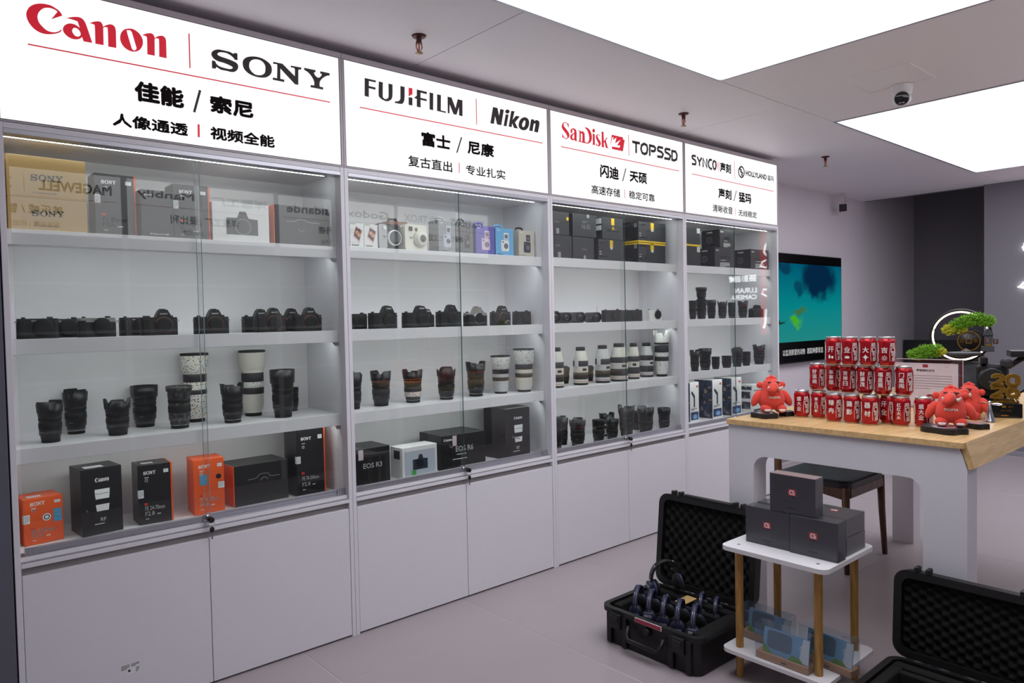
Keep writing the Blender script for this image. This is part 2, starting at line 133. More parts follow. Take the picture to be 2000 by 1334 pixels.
def wood_mat(name, c1, c2, rough=0.4, sc=(1,1,1), scale=6.0):
    if name in MATS: return MATS[name]
    m = D.materials.new(name); m.use_nodes = True; nt = m.node_tree; N = nt.nodes; b = N['Principled BSDF']; b.inputs['Roughness'].default_value = rough
    tc = N.new('ShaderNodeTexCoord'); mp = N.new('ShaderNodeMapping'); mp.inputs['Scale'].default_value = sc; nt.links.new(tc.outputs['Object'], mp.inputs[0])
    no = N.new('ShaderNodeTexNoise'); no.inputs['Scale'].default_value = scale; no.inputs['Detail'].default_value = 6; no.inputs['Distortion'].default_value = 0.6; nt.links.new(mp.outputs[0], no.inputs['Vector'])
    cr = N.new('ShaderNodeValToRGB'); cr.color_ramp.elements[0].position = 0.35; cr.color_ramp.elements[1].position = 0.65
    cr.color_ramp.elements[0].color = rgb(*c1); cr.color_ramp.elements[1].color = rgb(*c2)
    nt.links.new(no.outputs['Fac'], cr.inputs[0]); nt.links.new(cr.outputs[0], b.inputs['Base Color']); MATS[name] = m; return m
def speckle_mat(name, stops, scale=120.0, rough=0.45, kind='noise'):
    """printed speckle / camouflage wrap: hard colour steps of a noise or cell texture"""
    if name in MATS: return MATS[name]
    m = D.materials.new(name); m.use_nodes = True; nt = m.node_tree; N = nt.nodes; b = N['Principled BSDF']; b.inputs['Roughness'].default_value = rough
    tc = N.new('ShaderNodeTexCoord')
    if kind == 'noise':
        no = N.new('ShaderNodeTexNoise'); no.inputs['Detail'].default_value = 1.5; out = no.outputs['Fac']
    else:
        no = N.new('ShaderNodeTexVoronoi'); out = no.outputs['Color']
    no.inputs['Scale'].default_value = scale; nt.links.new(tc.outputs['Object'], no.inputs['Vector'])
    if kind != 'noise':
        sp = N.new('ShaderNodeSeparateColor'); nt.links.new(out, sp.inputs[0]); out = sp.outputs[0]
    cr = N.new('ShaderNodeValToRGB'); cr.color_ramp.interpolation = 'CONSTANT'
    el = cr.color_ramp.elements
    while len(el) < len(stops): el.new(0.5)
    for e, (p, c) in zip(el, stops): e.position = p; e.color = rgb(*c)
    nt.links.new(out, cr.inputs[0]); nt.links.new(cr.outputs[0], b.inputs['Base Color']); MATS[name] = m; return m

# ------------------------------------------------------------------ mesh builder
def vsum(a, b): return (a[0]+b[0], a[1]+b[1], a[2]+b[2])
class G:
    def __init__(s): s.v = []; s.f = []; s.mi = []; s.sm = []; s.M = None
    def add(s, vs_, fs, mi=0, smooth=False):
        o = len(s.v)
        if s.M is not None: vs_ = [tuple(s.M @ Vector(p)) for p in vs_]
        s.v += vs_
        for f in fs: s.f.append(tuple(i+o for i in f)); s.mi.append(mi); s.sm.append(smooth)
        return s
    def box(s, x0, x1, y0, y1, z0, z1, b=0.0, mi=0):
        if x0 > x1: x0, x1 = x1, x0
        if y0 > y1: y0, y1 = y1, y0
        if z0 > z1: z0, z1 = z1, z0
        b = min(b, (x1-x0)*.45, (y1-y0)*.45, (z1-z0)*.45)
        if b <= 0:
            v = [(x,y,z) for z in (z0,z1) for y in (y0,y1) for x in (x0,x1)]
            return s.add(v, [(0,2,3,1),(4,5,7,6),(0,1,5,4),(2,6,7,3),(0,4,6,2),(1,3,7,5)], mi)
        v = []; idx = {}
        for sx in (0,1):
            for sy in (0,1):
                for sz in (0,1):
                    X, Y, Z = (x0,x1)[sx], (y0,y1)[sy], (z0,z1)[sz]; dx, dy, dz = (b,-b)[sx], (b,-b)[sy], (b,-b)[sz]
                    for a, p in enumerate(((X,Y+dy,Z+dz),(X+dx,Y,Z+dz),(X+dx,Y+dy,Z))):
                        idx[(sx,sy,sz,a)] = len(v); v.append(p)
        I = idx; f = []
        for k in (0,1):
            f.append(tuple(I[(k,a,c,0)] for a,c in ((0,0),(0,1),(1,1),(1,0))[::(1 if k==0 else -1)]))
            f.append(tuple(I[(a,k,c,1)] for a,c in ((0,0),(1,0),(1,1),(0,1))[::(1 if k==0 else -1)]))
            f.append(tuple(I[(a,c,k,2)] for a,c in ((0,0),(0,1),(1,1),(1,0))[::(1 if k==0 else -1)]))
        for a in (0,1):
            for c in (0,1):
                e = (I[(a,c,0,0)],I[(a,c,1,0)],I[(a,c,1,1)],I[(a,c,0,1)]); f.append(e if a != c else e[::-1])
                e = (I[(a,0,c,0)],I[(a,0,c,2)],I[(a,1,c,2)],I[(a,1,c,0)]); f.append(e if a != c else e[::-1])
                e = (I[(0,a,c,1)],I[(1,a,c,1)],I[(1,a,c,2)],I[(0,a,c,2)]); f.append(e if a != c else e[::-1])
                for d in (0,1):
                    e = (I[(a,c,d,0)],I[(a,c,d,1)],I[(a,c,d,2)]); f.append(e if (a+c+d) % 2 == 1 else e[::-1])
        return s.add(v, f, mi)
    def lathe(s, prof, n=32, mi=0, o=(0,0,0), ribs=0, rib=0.0, smooth=True, cap=True, axis='z'):
        """prof: (r, z) from bottom to top"""
        v = []; f = []
        for r, z in prof:
            for i in range(n):
                a = 2*PI*i/n; rr = r*(1-(rib if ribs and (i*ribs//n) % 2 else 0))
                p = (rr*math.cos(a), rr*math.sin(a), z)
                if axis == 'y': p = (p[0], -p[2], p[1])
                if axis == 'x': p = (-p[2], p[0], p[1])
                v.append(vsum(p, o))
        k = len(prof)
        for j in range(k-1):
            for i in range(n):
                q = (j*n+i, j*n+(i+1) % n, (j+1)*n+(i+1) % n, (j+1)*n+i)
                f.append(q)
        s.add(v, f, mi, smooth)
        if cap:
            if prof[0][0] > 1e-5: s.add([v[i] for i in range(n)][::-1], [tuple(range(n))], mi)
            if prof[-1][0] > 1e-5: s.add([v[(k-1)*n+i] for i in range(n)], [tuple(range(n))], mi)
        return s
    def prism(s, poly, a0, a1, axis='z', mi=0):
        """extrude a 2-D outline: axis z -> (x,y), axis y -> (x,z), axis x -> (y,z)"""
        def P(p, a): return (p[0],p[1],a) if axis == 'z' else ((p[0],a,p[1]) if axis == 'y' else (a,p[0],p[1]))
        n = len(poly); v = [P(p,a0) for p in poly]+[P(p,a1) for p in poly]
        ar = sum(poly[i][0]*poly[(i+1)%n][1]-poly[(i+1)%n][0]*poly[i][1] for i in range(n))
        flip = (ar < 0) ^ (axis == 'y') ^ (a1 < a0)
        f = [tuple(range(n))[::-1], tuple(range(n,2*n))]+[(i,(i+1)%n,n+(i+1)%n,n+i) for i in range(n)]
        if flip: f = [q[::-1] for q in f]
        return s.add(v, f, mi)
    def tube(s, pts, r, n=8, mi=0, closed=False, flat=1.0):
        pts = [Vector(p) for p in pts]; k = len(pts); v = []; up = Vector((0,0,1))
        rad = r if isinstance(r,(list,tuple)) else [r]*k
        for i, p in enumerate(pts):
            a = pts[(i-1) % k] if (i or closed) else p; b = pts[(i+1) % k] if (i < k-1 or closed) else p
            t = (b-a).normalized(); ref = up if abs(t.dot(up)) < 0.95 else Vector((1,0,0))
            u = t.cross(ref).normalized(); w_ = t.cross(u).normalized()
            for j in range(n):
                an = 2*PI*j/n; v.append(tuple(p+u*math.cos(an)*rad[i]+w_*math.sin(an)*rad[i]*flat))
        f = []
        for i in range(k if closed else k-1):
            i2 = (i+1) % k
            for j in range(n): f.append((i*n+j, i2*n+j, i2*n+(j+1)%n, i*n+(j+1)%n))
        if not closed: f.append(tuple(range(n))); f.append(tuple(range((k-1)*n,k*n))[::-1])
        return s.add(v, f, mi, True)
    def ell(s, c, r, nu=16, nv=10, mi=0, rot=None):
        v = []; f = []
        for j in range(nv+1):
            t = PI*j/nv
            for i in range(nu):
                a = 2*PI*i/nu; p = Vector((r[0]*math.sin(t)*math.cos(a), r[1]*math.sin(t)*math.sin(a), -r[2]*math.cos(t)))
                if rot is not None: p = rot @ p
                v.append((p.x+c[0], p.y+c[1], p.z+c[2]))
        for j in range(nv):
            for i in range(nu): f.append((j*nu+i, j*nu+(i+1)%nu, (j+1)*nu+(i+1)%nu, (j+1)*nu+i))
        return s.add(v, f, mi, True)
    def build(s, name, mats, parent=None, loc=None, rot=None):
        me = D.meshes.new(name); me.from_pydata(s.v, [], s.f)
        for m in (mats if isinstance(mats,(list,tuple)) else [mats]): me.materials.append(m)
        me.polygons.foreach_set('material_index', s.mi); me.polygons.foreach_set('use_smooth', s.sm); me.update()
        o = D.objects.new(name, me); COL.objects.link(o)
        if parent: o.parent = parent
        if loc: o.location = loc
        if rot: o.rotation_euler = rot
        return o
def rrect(x0, x1, y0, y1, r, n=4):
    r = min(r, (x1-x0)/2-1e-6, (y1-y0)/2-1e-6); p = []
    for cx, cy, a0 in ((x1-r,y0+r,-PI/2),(x1-r,y1-r,0),(x0+r,y1-r,PI/2),(x0+r,y0+r,PI)):
        for i in range(n+1): a = a0+PI/2*i/n; p.append((cx+r*math.cos(a), cy+r*math.sin(a)))
    return p
# ------------------------------------------------------------------ printed lettering (flat meshes)
_TXT = {}
def text_mesh(s):
    if s in _TXT: return _TXT[s]
    c = D.curves.new('t', 'FONT'); c.body = s; c.size = 1.0; c.resolution_u = 2; o = D.objects.new('t', c); COL.objects.link(o)
    dg = bpy.context.evaluated_depsgraph_get(); me = D.meshes.new_from_object(o.evaluated_get(dg))
    v = [(p.co.x, p.co.y) for p in me.vertices]; f = [tuple(p.vertices) for p in me.polygons]
    D.objects.remove(o); D.curves.remove(c); D.meshes.remove(me)
    if not v: v = [(0,0),(.1,0),(.1,.1)]; f = [(0,1,2)]
    xs = [p[0] for p in v]; ys = [p[1] for p in v]; _TXT[s] = (v, f, min(xs), min(ys), max(xs), max(ys)); return _TXT[s]
def crom(pts, k=4):
    """closed Catmull-Rom outline; a third entry marks a sharp corner"""
    n = len(pts); out = []
    for i in range(n):
        p0, p1, p2, p3 = pts[i-1], pts[i], pts[(i+1)%n], pts[(i+2)%n]
        if len(p1) > 2: p0 = (2*p1[0]-p2[0], 2*p1[1]-p2[1])
        if len(p2) > 2: p3 = (2*p2[0]-p1[0], 2*p2[1]-p1[1])
        kk = 1 if (len(p1) > 2 and len(p2) > 2) else k
        for j in range(kk):
            t = j/kk; t2 = t*t; t3 = t2*t
            out.append(tuple(0.5*(2*p1[a]+(p2[a]-p0[a])*t+(2*p0[a]-5*p1[a]+4*p2[a]-p3[a])*t2+(3*p1[a]-p0[a]-3*p2[a]+p3[a])*t3) for a in (0,1)))
    return out
class Print:
    def __init__(s): s.v = []; s.f = []
    def add(s, v, f):
        o = len(s.v); s.v += v; s.f += [tuple(i+o for i in q) for q in f]; return s
    def rect(s, x0, z0, x1, z1): return s.add([(x0,z0),(x1,z0),(x1,z1),(x0,z1)], [(0,1,2,3)])
    def poly(s, loops):
        t = tessellate_polygon([[Vector((p[0],p[1],0)) for p in l] for l in loops]); fl = [p[:2] for l in loops for p in l]
        def ccw(q):
            a,b,c = (fl[i] for i in q); return q if (b[0]-a[0])*(c[1]-a[1])-(b[1]-a[1])*(c[0]-a[0]) > 0 else q[::-1]
        return s.add([tuple(p) for p in fl], [ccw(tuple(q)) for q in t])
    def disc(s, x, z, r, n=20, rz=None, r0=0):
        rz = rz or r; o = [(x+r*math.cos(2*PI*i/n), z+rz*math.sin(2*PI*i/n)) for i in range(n)]
        if not r0: return s.add(o, [tuple(range(n))])
        i_ = [(x+r0*math.cos(2*PI*i/n), z+r0*rz/r*math.sin(2*PI*i/n)) for i in range(n)]
        return s.add(o+i_, [(i,(i+1)%n,n+(i+1)%n,n+i) for i in range(n)])
    def stroke(s, pts, wd, k=0):
        if k: # smooth open path
            n = len(pts); q = []
            for i in range(n-1):
                p0 = pts[max(i-1,0)]; p1 = pts[i]; p2 = pts[i+1]; p3 = pts[min(i+2,n-1)]
                for j in range(k):
                    t = j/k; q.append(tuple(0.5*(2*p1[a]+(p2[a]-p0[a])*t+(2*p0[a]-5*p1[a]+4*p2[a]-p3[a])*t*t+(3*p1[a]-p0[a]-3*p2[a]+p3[a])*t**3) for a in (0,1)))
            pts = q+[pts[-1]]
        P = [Vector(p) for p in pts]; L = []; R = []; n = len(P); closed = (P[0]-P[-1]).length < 1e-6
        for i in range(n):
            a = P[i]-P[i-1] if i else (P[-1]-P[-2] if closed else P[1]-P[0]); b = P[i+1]-P[i] if i < n-1 else (P[1]-P[0] if closed else a)
            a = a.normalized(); b = b.normalized(); t = a+b
            t = t.normalized() if t.length > 1e-4 else a
            nn = Vector((-t.y,t.x)); k_ = min(1.6, 1/max(0.3, nn.dot(Vector((-a.y,a.x)))))
            L.append(tuple(P[i]+nn*wd/2*k_)); R.append(tuple(P[i]-nn*wd/2*k_))
        return s.add(L+R, [(i+n,i+1+n,i+1,i) for i in range(n-1)])
    def shapes(s, groups, box=None):
        xs = [p[0] for g in groups for l in g for p in l]; zs = [p[1] for g in groups for l in g for p in l]
        x0, x1, z0, z1 = min(xs), max(xs), min(zs), max(zs)
        for g in groups:
            loops = [crom(l) for l in g]
            if box: loops = [[(box[0]+(p[0]-x0)/(x1-x0)*(box[2]-box[0]), box[1]+(p[1]-z0)/(z1-z0)*(box[3]-box[1])) for p in l] for l in loops]
            s.poly(loops)
        return s
    def text(s, t, x, z, h, bold=0.0, align='l', w=None, shear=0.0):
        v, f, x0, y0, x1, y1 = text_mesh(t); sc = h/max(y1-y0,1e-4); sx = (w/(x1-x0)) if w else sc
        ww = (x1-x0)*sx; ox = x-(ww/2 if align == 'c' else (ww if align == 'r' else 0))
        base = [(ox+(p[0]-x0)*sx+(p[1]-y0)*sc*shear, z+(p[1]-y0)*sc) for p in v]
        d = bold*h
        offs = [(0,0)] if not d else [(d*math.cos(a*PI/4), d*math.sin(a*PI/4)) for a in range(8)]+[(0,0)]
        for dx, dz in offs: s.add([(p[0]+dx,p[1]+dz) for p in base], f)
        return s
    def vtext(s, t, x, z, h, bold=0.0, gap=0.25):
        """characters in a column, top one at z"""
        for i, ch in enumerate(t): s.text(ch, x, z-i*h*(1+gap)-h, h, bold, 'c', w=h)
        return s
    def lines(s, x0, z0, x1, z1, n, h, seed=0):
        """rows of tiny unreadable print"""
        r = random.Random(seed)
        for i in range(n):
            z = z1-(z1-z0)*(i+.5)/n; x = x0; e = x1 if i < n-1 else x0+(x1-x0)*.6
            while x < e-h: d = h*r.uniform(.6,2.4); s.rect(x, z-h/2, min(x+d,e), z+h/2); x += d+h*.35
        return s
    def build(s, parent, m, face='front', at=0.0, name='lettering', eps=0.0005, org=(0,0)):
        if face == 'front': V = [(p[0]+org[0], at-eps, p[1]+org[1]) for p in s.v]
        elif face == 'left': V = [(at-eps, org[0]-p[0], p[1]+org[1]) for p in s.v]
        elif face == 'top': V = [(p[0]+org[0], p[1]+org[1], at+eps) for p in s.v]
        elif face == 'back': V = [(org[0]-p[0], at+eps, p[1]+org[1]) for p in s.v]
        me = D.meshes.new(name); me.from_pydata(V, [], s.f); me.materials.append(m); me.update()
        o = D.objects.new(name, me); COL.objects.link(o); o.parent = parent; return o
    def wrap(s, parent, m, r, th0, name='lettering', eps=0.0003, step=0.004, loc=None):
        """wrap onto an upright cylinder: x runs round it, z stays"""
        bm = bmesh.new(); vv = [bm.verts.new((p[0],0,p[1])) for p in s.v]
        for q in s.f:
            try: bm.faces.new([vv[i] for i in q])
            except ValueError: pass
        xs = [p[0] for p in s.v]; x = min(xs)+step
        while x < max(xs):
            bmesh.ops.bisect_plane(bm, geom=bm.verts[:]+bm.edges[:]+bm.faces[:], plane_co=(x,0,0), plane_no=(1,0,0)); x += step
        for v in bm.verts:
            a = th0+v.co.x/r; v.co = Vector(((r+eps)*math.cos(a), (r+eps)*math.sin(a), v.co.z))
        me = D.meshes.new(name); bm.to_mesh(me); bm.free(); me.materials.append(m); o = D.objects.new(name, me); COL.objects.link(o); o.parent = parent
        if loc: o.location = loc
        return o
# ------------------------------------------------------------------ things
def thing(name, label, cat, loc=(0,0,0), rz=0.0, group=None):
    o = D.objects.new(name, None); COL.objects.link(o); o.empty_display_size = 0.05
    o.location = loc; o.rotation_euler = (0,0,rz); o['label'] = label; o['category'] = cat
    if group: o['group'] = group
    return o
def tag(o, label, cat, group=None):
    o['label'] = label; o['category'] = cat
    if group: o['group'] = group
    return o
def struct(o): o['kind'] = 'structure'; return o
def copy_tree(o, parent=None):
    c = o.copy(); COL.objects.link(c); c.parent = parent
    for ch in list(o.children): copy_tree(ch, c)
    return c
ORD = ['first','second','third','fourth','fifth','sixth','seventh','eighth','ninth','tenth','eleventh','twelfth']
CABN = ['leftmost cabinet','second cabinet','third cabinet','rightmost cabinet']
SHN = {1:'top shelf',2:'second shelf',3:'third shelf',4:'bottom shelf'}
# common materials
M_black = mat('black_plastic', (18,18,20), .42); M_rub = mat('black_rubber', (13,13,14), .7); M_dk = mat('dark_grey_plastic', (40,40,43), .5)
M_white = mat('white_laminate', (226,223,226), .45, var=.02); M_cab = mat('cabinet_laminate', (218,216,222), .42, var=.02)
M_alu = mat('brushed_aluminium', (176,176,184), .38, .75, var=.04); M_chrome = mat('chrome', (205,205,210), .12, 1.0, var=.02); M_steel = mat('steel', (150,150,152), .3, 1.0)
M_wprint = mat('white_print', (232,232,232), .5, var=.01); M_kprint = mat('black_print', (22,20,22), .5, var=.01); M_gprint = mat('grey_print', (150,150,152), .5, var=.01)
M_rprint = mat('red_print', (205,40,34), .45, var=.02); M_orange = mat('orange_card', (226,88,34), .42, var=.03); M_glassblk = mat('dark_glass', (10,12,16), .08, spec=.8)
M_blackbox = mat('black_card', (25,24,27), .36, var=.05); M_gold = mat('gold_metal', (196,150,60), .3, .9, var=.05)
M_yel = mat('yellow_print', (238,196,20), .45, var=.02); M_sticker = mat('white_sticker', (225,226,228), .5, var=.02)
# ================================================================== the room
M_grout = mat('grout', (186,178,180), .7); M_wall = mat('wall_paint', (214,208,215), .7, var=.02, bump=.05); M_wallD = mat('dark_wall_paint', (120,116,124), .7, var=.03, bump=.05)
M_slate = mat('slate_wall_paint', (92,94,106), .6, var=.03); M_ceil = mat('ceiling_panel_paint', (234,230,235), .5, var=.015); M_seam = mat('ceiling_seam', (110,108,112), .8)
def tile_mat():
    m = mat('floor_tile', (166,156,160), .33, var=.05, scale=3.0, spec=.35); return m
floor = struct(G().box(-1.7, 9.1, -3.3, .62, -.05, -.0012).build('floor', M_grout))
tg = G().box(-.4035, .4035, -.4035, .4035, -.02, 0, .002); t0 = None
TX = [.15+.81*k for k in range(-3, 12)]; TY = [-.335-.805*k for k in range(-2, 5)]
for i in range(len(TX)-1):
    for j in range(len(TY)-1):
        cx, cy = (TX[i]+TX[i+1])/2, (TY[j]+TY[j+1])/2
        if cy > .6 or cy < -3.4 or cx > 9.1: continue
        if t0 is None: t0 = tg.build('floor_tile', tile_mat(), floor, (cx, cy, 0)); continue
        o = D.objects.new('floor_tile', t0.data); COL.objects.link(o); o.parent = floor; o.location = (cx, cy, 0)
ZC = 2.505
ceiling = struct(G().box(-1.7, 7.6, -3.3, .62, ZC+.03, ZC+.06).build('ceiling', M_seam))
gp = .0022
def cpanel(x0, x1, y0, y1): G().box(x0+gp, x1-gp, y0+gp, y1-gp, ZC, ZC+.028, .0015).build('ceiling_panel', M_ceil, ceiling)
xs = [-1.7, -.42, 1.58, 3.58, 5.6, 7.55]
for a, b in zip(xs, xs[1:]): cpanel(a, b, -.73, .6); cpanel(a, b, -3.3, -2.45)
LX1, LX2, LY0, LY1 = (.95, 2.885), (4.12, 6.72), -2.45, -.73
cpanel(-1.7, -.42, LY0, LY1); cpanel(-.42, LX1[0], LY0, LY1); cpanel(LX1[1], LX2[0], LY0, LY1); cpanel(LX2[1], 7.55, LY0, LY1)
hp = struct(G().box(7.5, 9.1, -.7, .62, 3.05, 3.1).build('ceiling_alcove', M_wallD)); struct(G().box(7.55, 7.6, -.7, .62, ZC, 3.06).build('wall_bulkhead', M_wallD))
struct(G().box(-1.7, 8.95, .53, .6, 0, 3.06).build('wall_left', M_wall)); struct(G().box(8.91, 8.98, -.7, .6, 0, 3.06).build('wall_back', M_wallD))
struct(G().box(7.487, 7.56, -3.3, -.587, 0, 3.06).build('wall_right', M_wallD)); struct(G().box(7.56, 8.95, -.66, -.587, 0, 3.06).build('wall_alcove', M_wallD))
struct(G().box(-1.7, 7.6, -3.34, -3.27, 0, 2.6).build('wall_opposite', M_wall)); struct(G().box(-1.7, -1.63, -3.3, .6, 0, 2.6).build('wall_near', M_wall))
struct(G().box(-1.65, -.004, .0, .05, 0, 2.505).build('wall_side', M_slate))
struct(G().box(7.475, 7.487, -3.27, -.587, 0, .045, .002).build('baseboard_right', M_alu)); struct(G().box(5.0, 8.91, .518, .53, 0, .06, .002).build('baseboard_left', M_alu))
# ------------------------------------------------------------------ ceiling lights
M_panel = glow('light_panel_glow', C_PANEL, L_PANEL)
for k, (a, b) in enumerate((LX1, LX2)):
    t = thing('ceiling_light', ('large glowing ceiling light panel over the nearer aisle beside the signs','glowing ceiling light panel farther back behind the dome camera')[k], 'light', ((a+b)/2, (LY0+LY1)/2, ZC), group='recessed ceiling light panels')
    hx, hy = (b-a)/2, (LY1-LY0)/2; g = G()
    for x0, x1, y0, y1 in ((-hx,hx,-hy,-hy+.014),(-hx,hx,hy-.014,hy),(-hx,-hx+.014,-hy+.014,hy-.014),(hx-.014,hx,-hy+.014,hy-.014)): g.box(x0, x1, y0, y1, -.004, .024)
    g.build('frame', M_alu, t); G().box(-hx+.014, hx-.014, -hy+.014, hy-.014, .004, .012).build('diffuser', M_panel, t)
# ------------------------------------------------------------------ sprinklers, access hatch, cameras
M_rust = mat('dark_red_metal', (84,44,42), .4, .5); M_brass = mat('brass_metal', (165,140,110), .3, .9)
for k, (x, y, l) in enumerate(((1.399,-.287,'dark red pendent sprinkler in ceiling above the second lightbox sign'),(3.226,-.275,'pendent ceiling sprinkler above the third lightbox sign'),(5.044,-.243,'small ceiling sprinkler past the end of the signs'))):
    t = thing('fire_sprinkler', l, 'sprinkler', (x, y, ZC), group='ceiling sprinklers')
    G().lathe([(.0,-.006),(.026,-.006),(.03,0),(.0,0)], 24).build('escutcheon', M_rust, t)
    G().lathe([(.011,-.03),(.011,-.006)], 16).build('body', M_rust, t)
    for s in (-1, 1): G().tube([(s*.011,0,-.024),(s*.014,0,-.045),(s*.006,0,-.066)], .0032, 8).build('frame_arm', M_brass, t)
    G().lathe([(.003,-.064),(.003,-.03)], 8).build('glass_bulb', M_rprint, t)
    G().lathe([(.004,-.074),(.016,-.072),(.017,-.069),(.004,-.067)], 20, ribs=10, rib=.25).build('deflector', M_brass, t)
t = thing('access_hatch', 'square access hatch outline in ceiling behind the dome camera', 'hatch', (3.53, -1.275, ZC))
g = G()
for x0, x1, y0, y1 in ((-.17,.17,-.16,-.154),(-.17,.17,.154,.16),(-.17,-.164,-.154,.154),(.164,.17,-.154,.154)): g.box(x0, x1, y0, y1, -.003, .001)
g.build('frame', M_ceil, t); G().box(-.163, .163, -.153, .153, -.0012, .001).build('panel', M_ceil, t)
t = thing('dome_camera', 'white turret security camera on the ceiling hatch with black lens face', 'camera', (3.705, -1.275, ZC-.003))
M_cw = mat('white_camera_shell', (215,212,214), .35, var=.02)
G().lathe([(.036,-.06),(.047,-.035),(.054,-.006),(.055,0)], 32).build('base', M_cw, t)
G().ell((0,0,-.062), (.044,.044,.044), 24, 16).build('turret', M_cw, t)
dv = (Vector((-.298,-2.76,1.345))-Vector((3.705,-1.275,2.44))).normalized(); rm = dv.to_track_quat('Z','Y').to_matrix()
g = G(); g.M = Matrix.Translation((0,0,-.062)) @ rm.to_4x4(); g.lathe([(.034,.026),(.034,.0435),(.030,.046),(.0,.0465)], 28); g.build('lens_face', M_glassblk, t)
g = G(); g.M = Matrix.Translation((0,0,-.062)) @ rm.to_4x4(); g.box(-.013,-.002,-.024,-.018,.0455,.0472); g.box(.002,.013,-.024,-.018,.0455,.0472); g.build('infrared_lamp', M_gprint, t)
t = thing('bullet_camera', 'small bullet security camera hanging near the wall above the television', 'camera', (6.83, .43, ZC))
G().box(-.045,.045,-.03,.03,-.006,0,.002).build('ceiling_plate', M_cw, t); G().tube([(0,0,-.005),(0,0,-.11)], .008, 10).build('stem', M_cw, t)
G().tube([(.01,0,-.01),(.05,0,-.04),(.06,0,-.07),(.03,0,-.09)], .003, 6).build('cable', mat('cable_orange',(190,120,90),.5), t)
g = G(); g.M = Matrix.Translation((0,0,-.15)) @ Matrix.Rotation(math.radians(25),4,'Z'); g.box(-.08,.06,-.028,.028,-.03,.03,.01); g.build('body', M_cw, t)
g = G(); g.M = Matrix.Translation((0,0,-.15)) @ Matrix.Rotation(math.radians(25),4,'Z'); g.box(-.085,-.078,-.034,.034,-.034,.036,.003); g.build('front_face', M_glassblk, t)
# ================================================================== display cabinets along the left wall
CE = [0.0, 1.2, 2.41, 3.613, 4.791]                      # cabinet edges along x
S1 = [1.669,1.674,1.677,1.676]; S2 = [1.311,1.313,1.315,1.319]; S3 = [.953,.951,.952,.968]; SB = [.611,.611,.611,.611]
DOORX = [.601, 1.81, 3.021, 4.2]
M_glass = clear_mat('pane_glass', (.965,.985,.975)); M_led = glow('led_strip', C_LED, L_LED)
M_edge = mat('glass_edge_green', (52,84,78), .2); M_edge0 = mat('glass_edge_pale', (150,160,162), .2); M_toe = mat('dark_toe_kick', (38,34,38), .7); M_groove = mat('grey_groove_board', (150,146,146), .6)
CABL = ['white glass-front display cabinet under the red and black sign, nearest the camera','white display cabinet with instant cameras on its top shelf','white display cabinet with a row of white telephoto lenses','white display cabinet at the far end beside the wooden counter']
def key_lock(par, x, y, z):
    k = G(); k.lathe([(.009,0),(.009,.02),(.011,.021),(.011,.026)], 16, axis='y', o=(0,0,0)); k.box(-.016,.004,-.004,.004,-.014,.014,.001); lk = k.build('lock', M_chrome, par, (x, y, z))
    h = G().lathe([(.008,.026),(.011,.03),(.011,.042),(.008,.046)], 14, axis='y'); h.build('key_head', M_black, lk)
    G().tube([(.011*math.cos(a),-.038,-.014+.012*math.sin(a)) for a in [2*PI*i/12 for i in range(12)]], .0012, 6, closed=True).build('key_ring', M_chrome, lk)
    G().ell((.002,-.038,-.036), (.009,.004,.012), 12, 8).build('spare_key_head', M_black, lk)
    G().box(-.001,.004,-.039,-.037,-.072,-.046).build('spare_key_blade', M_steel, lk)
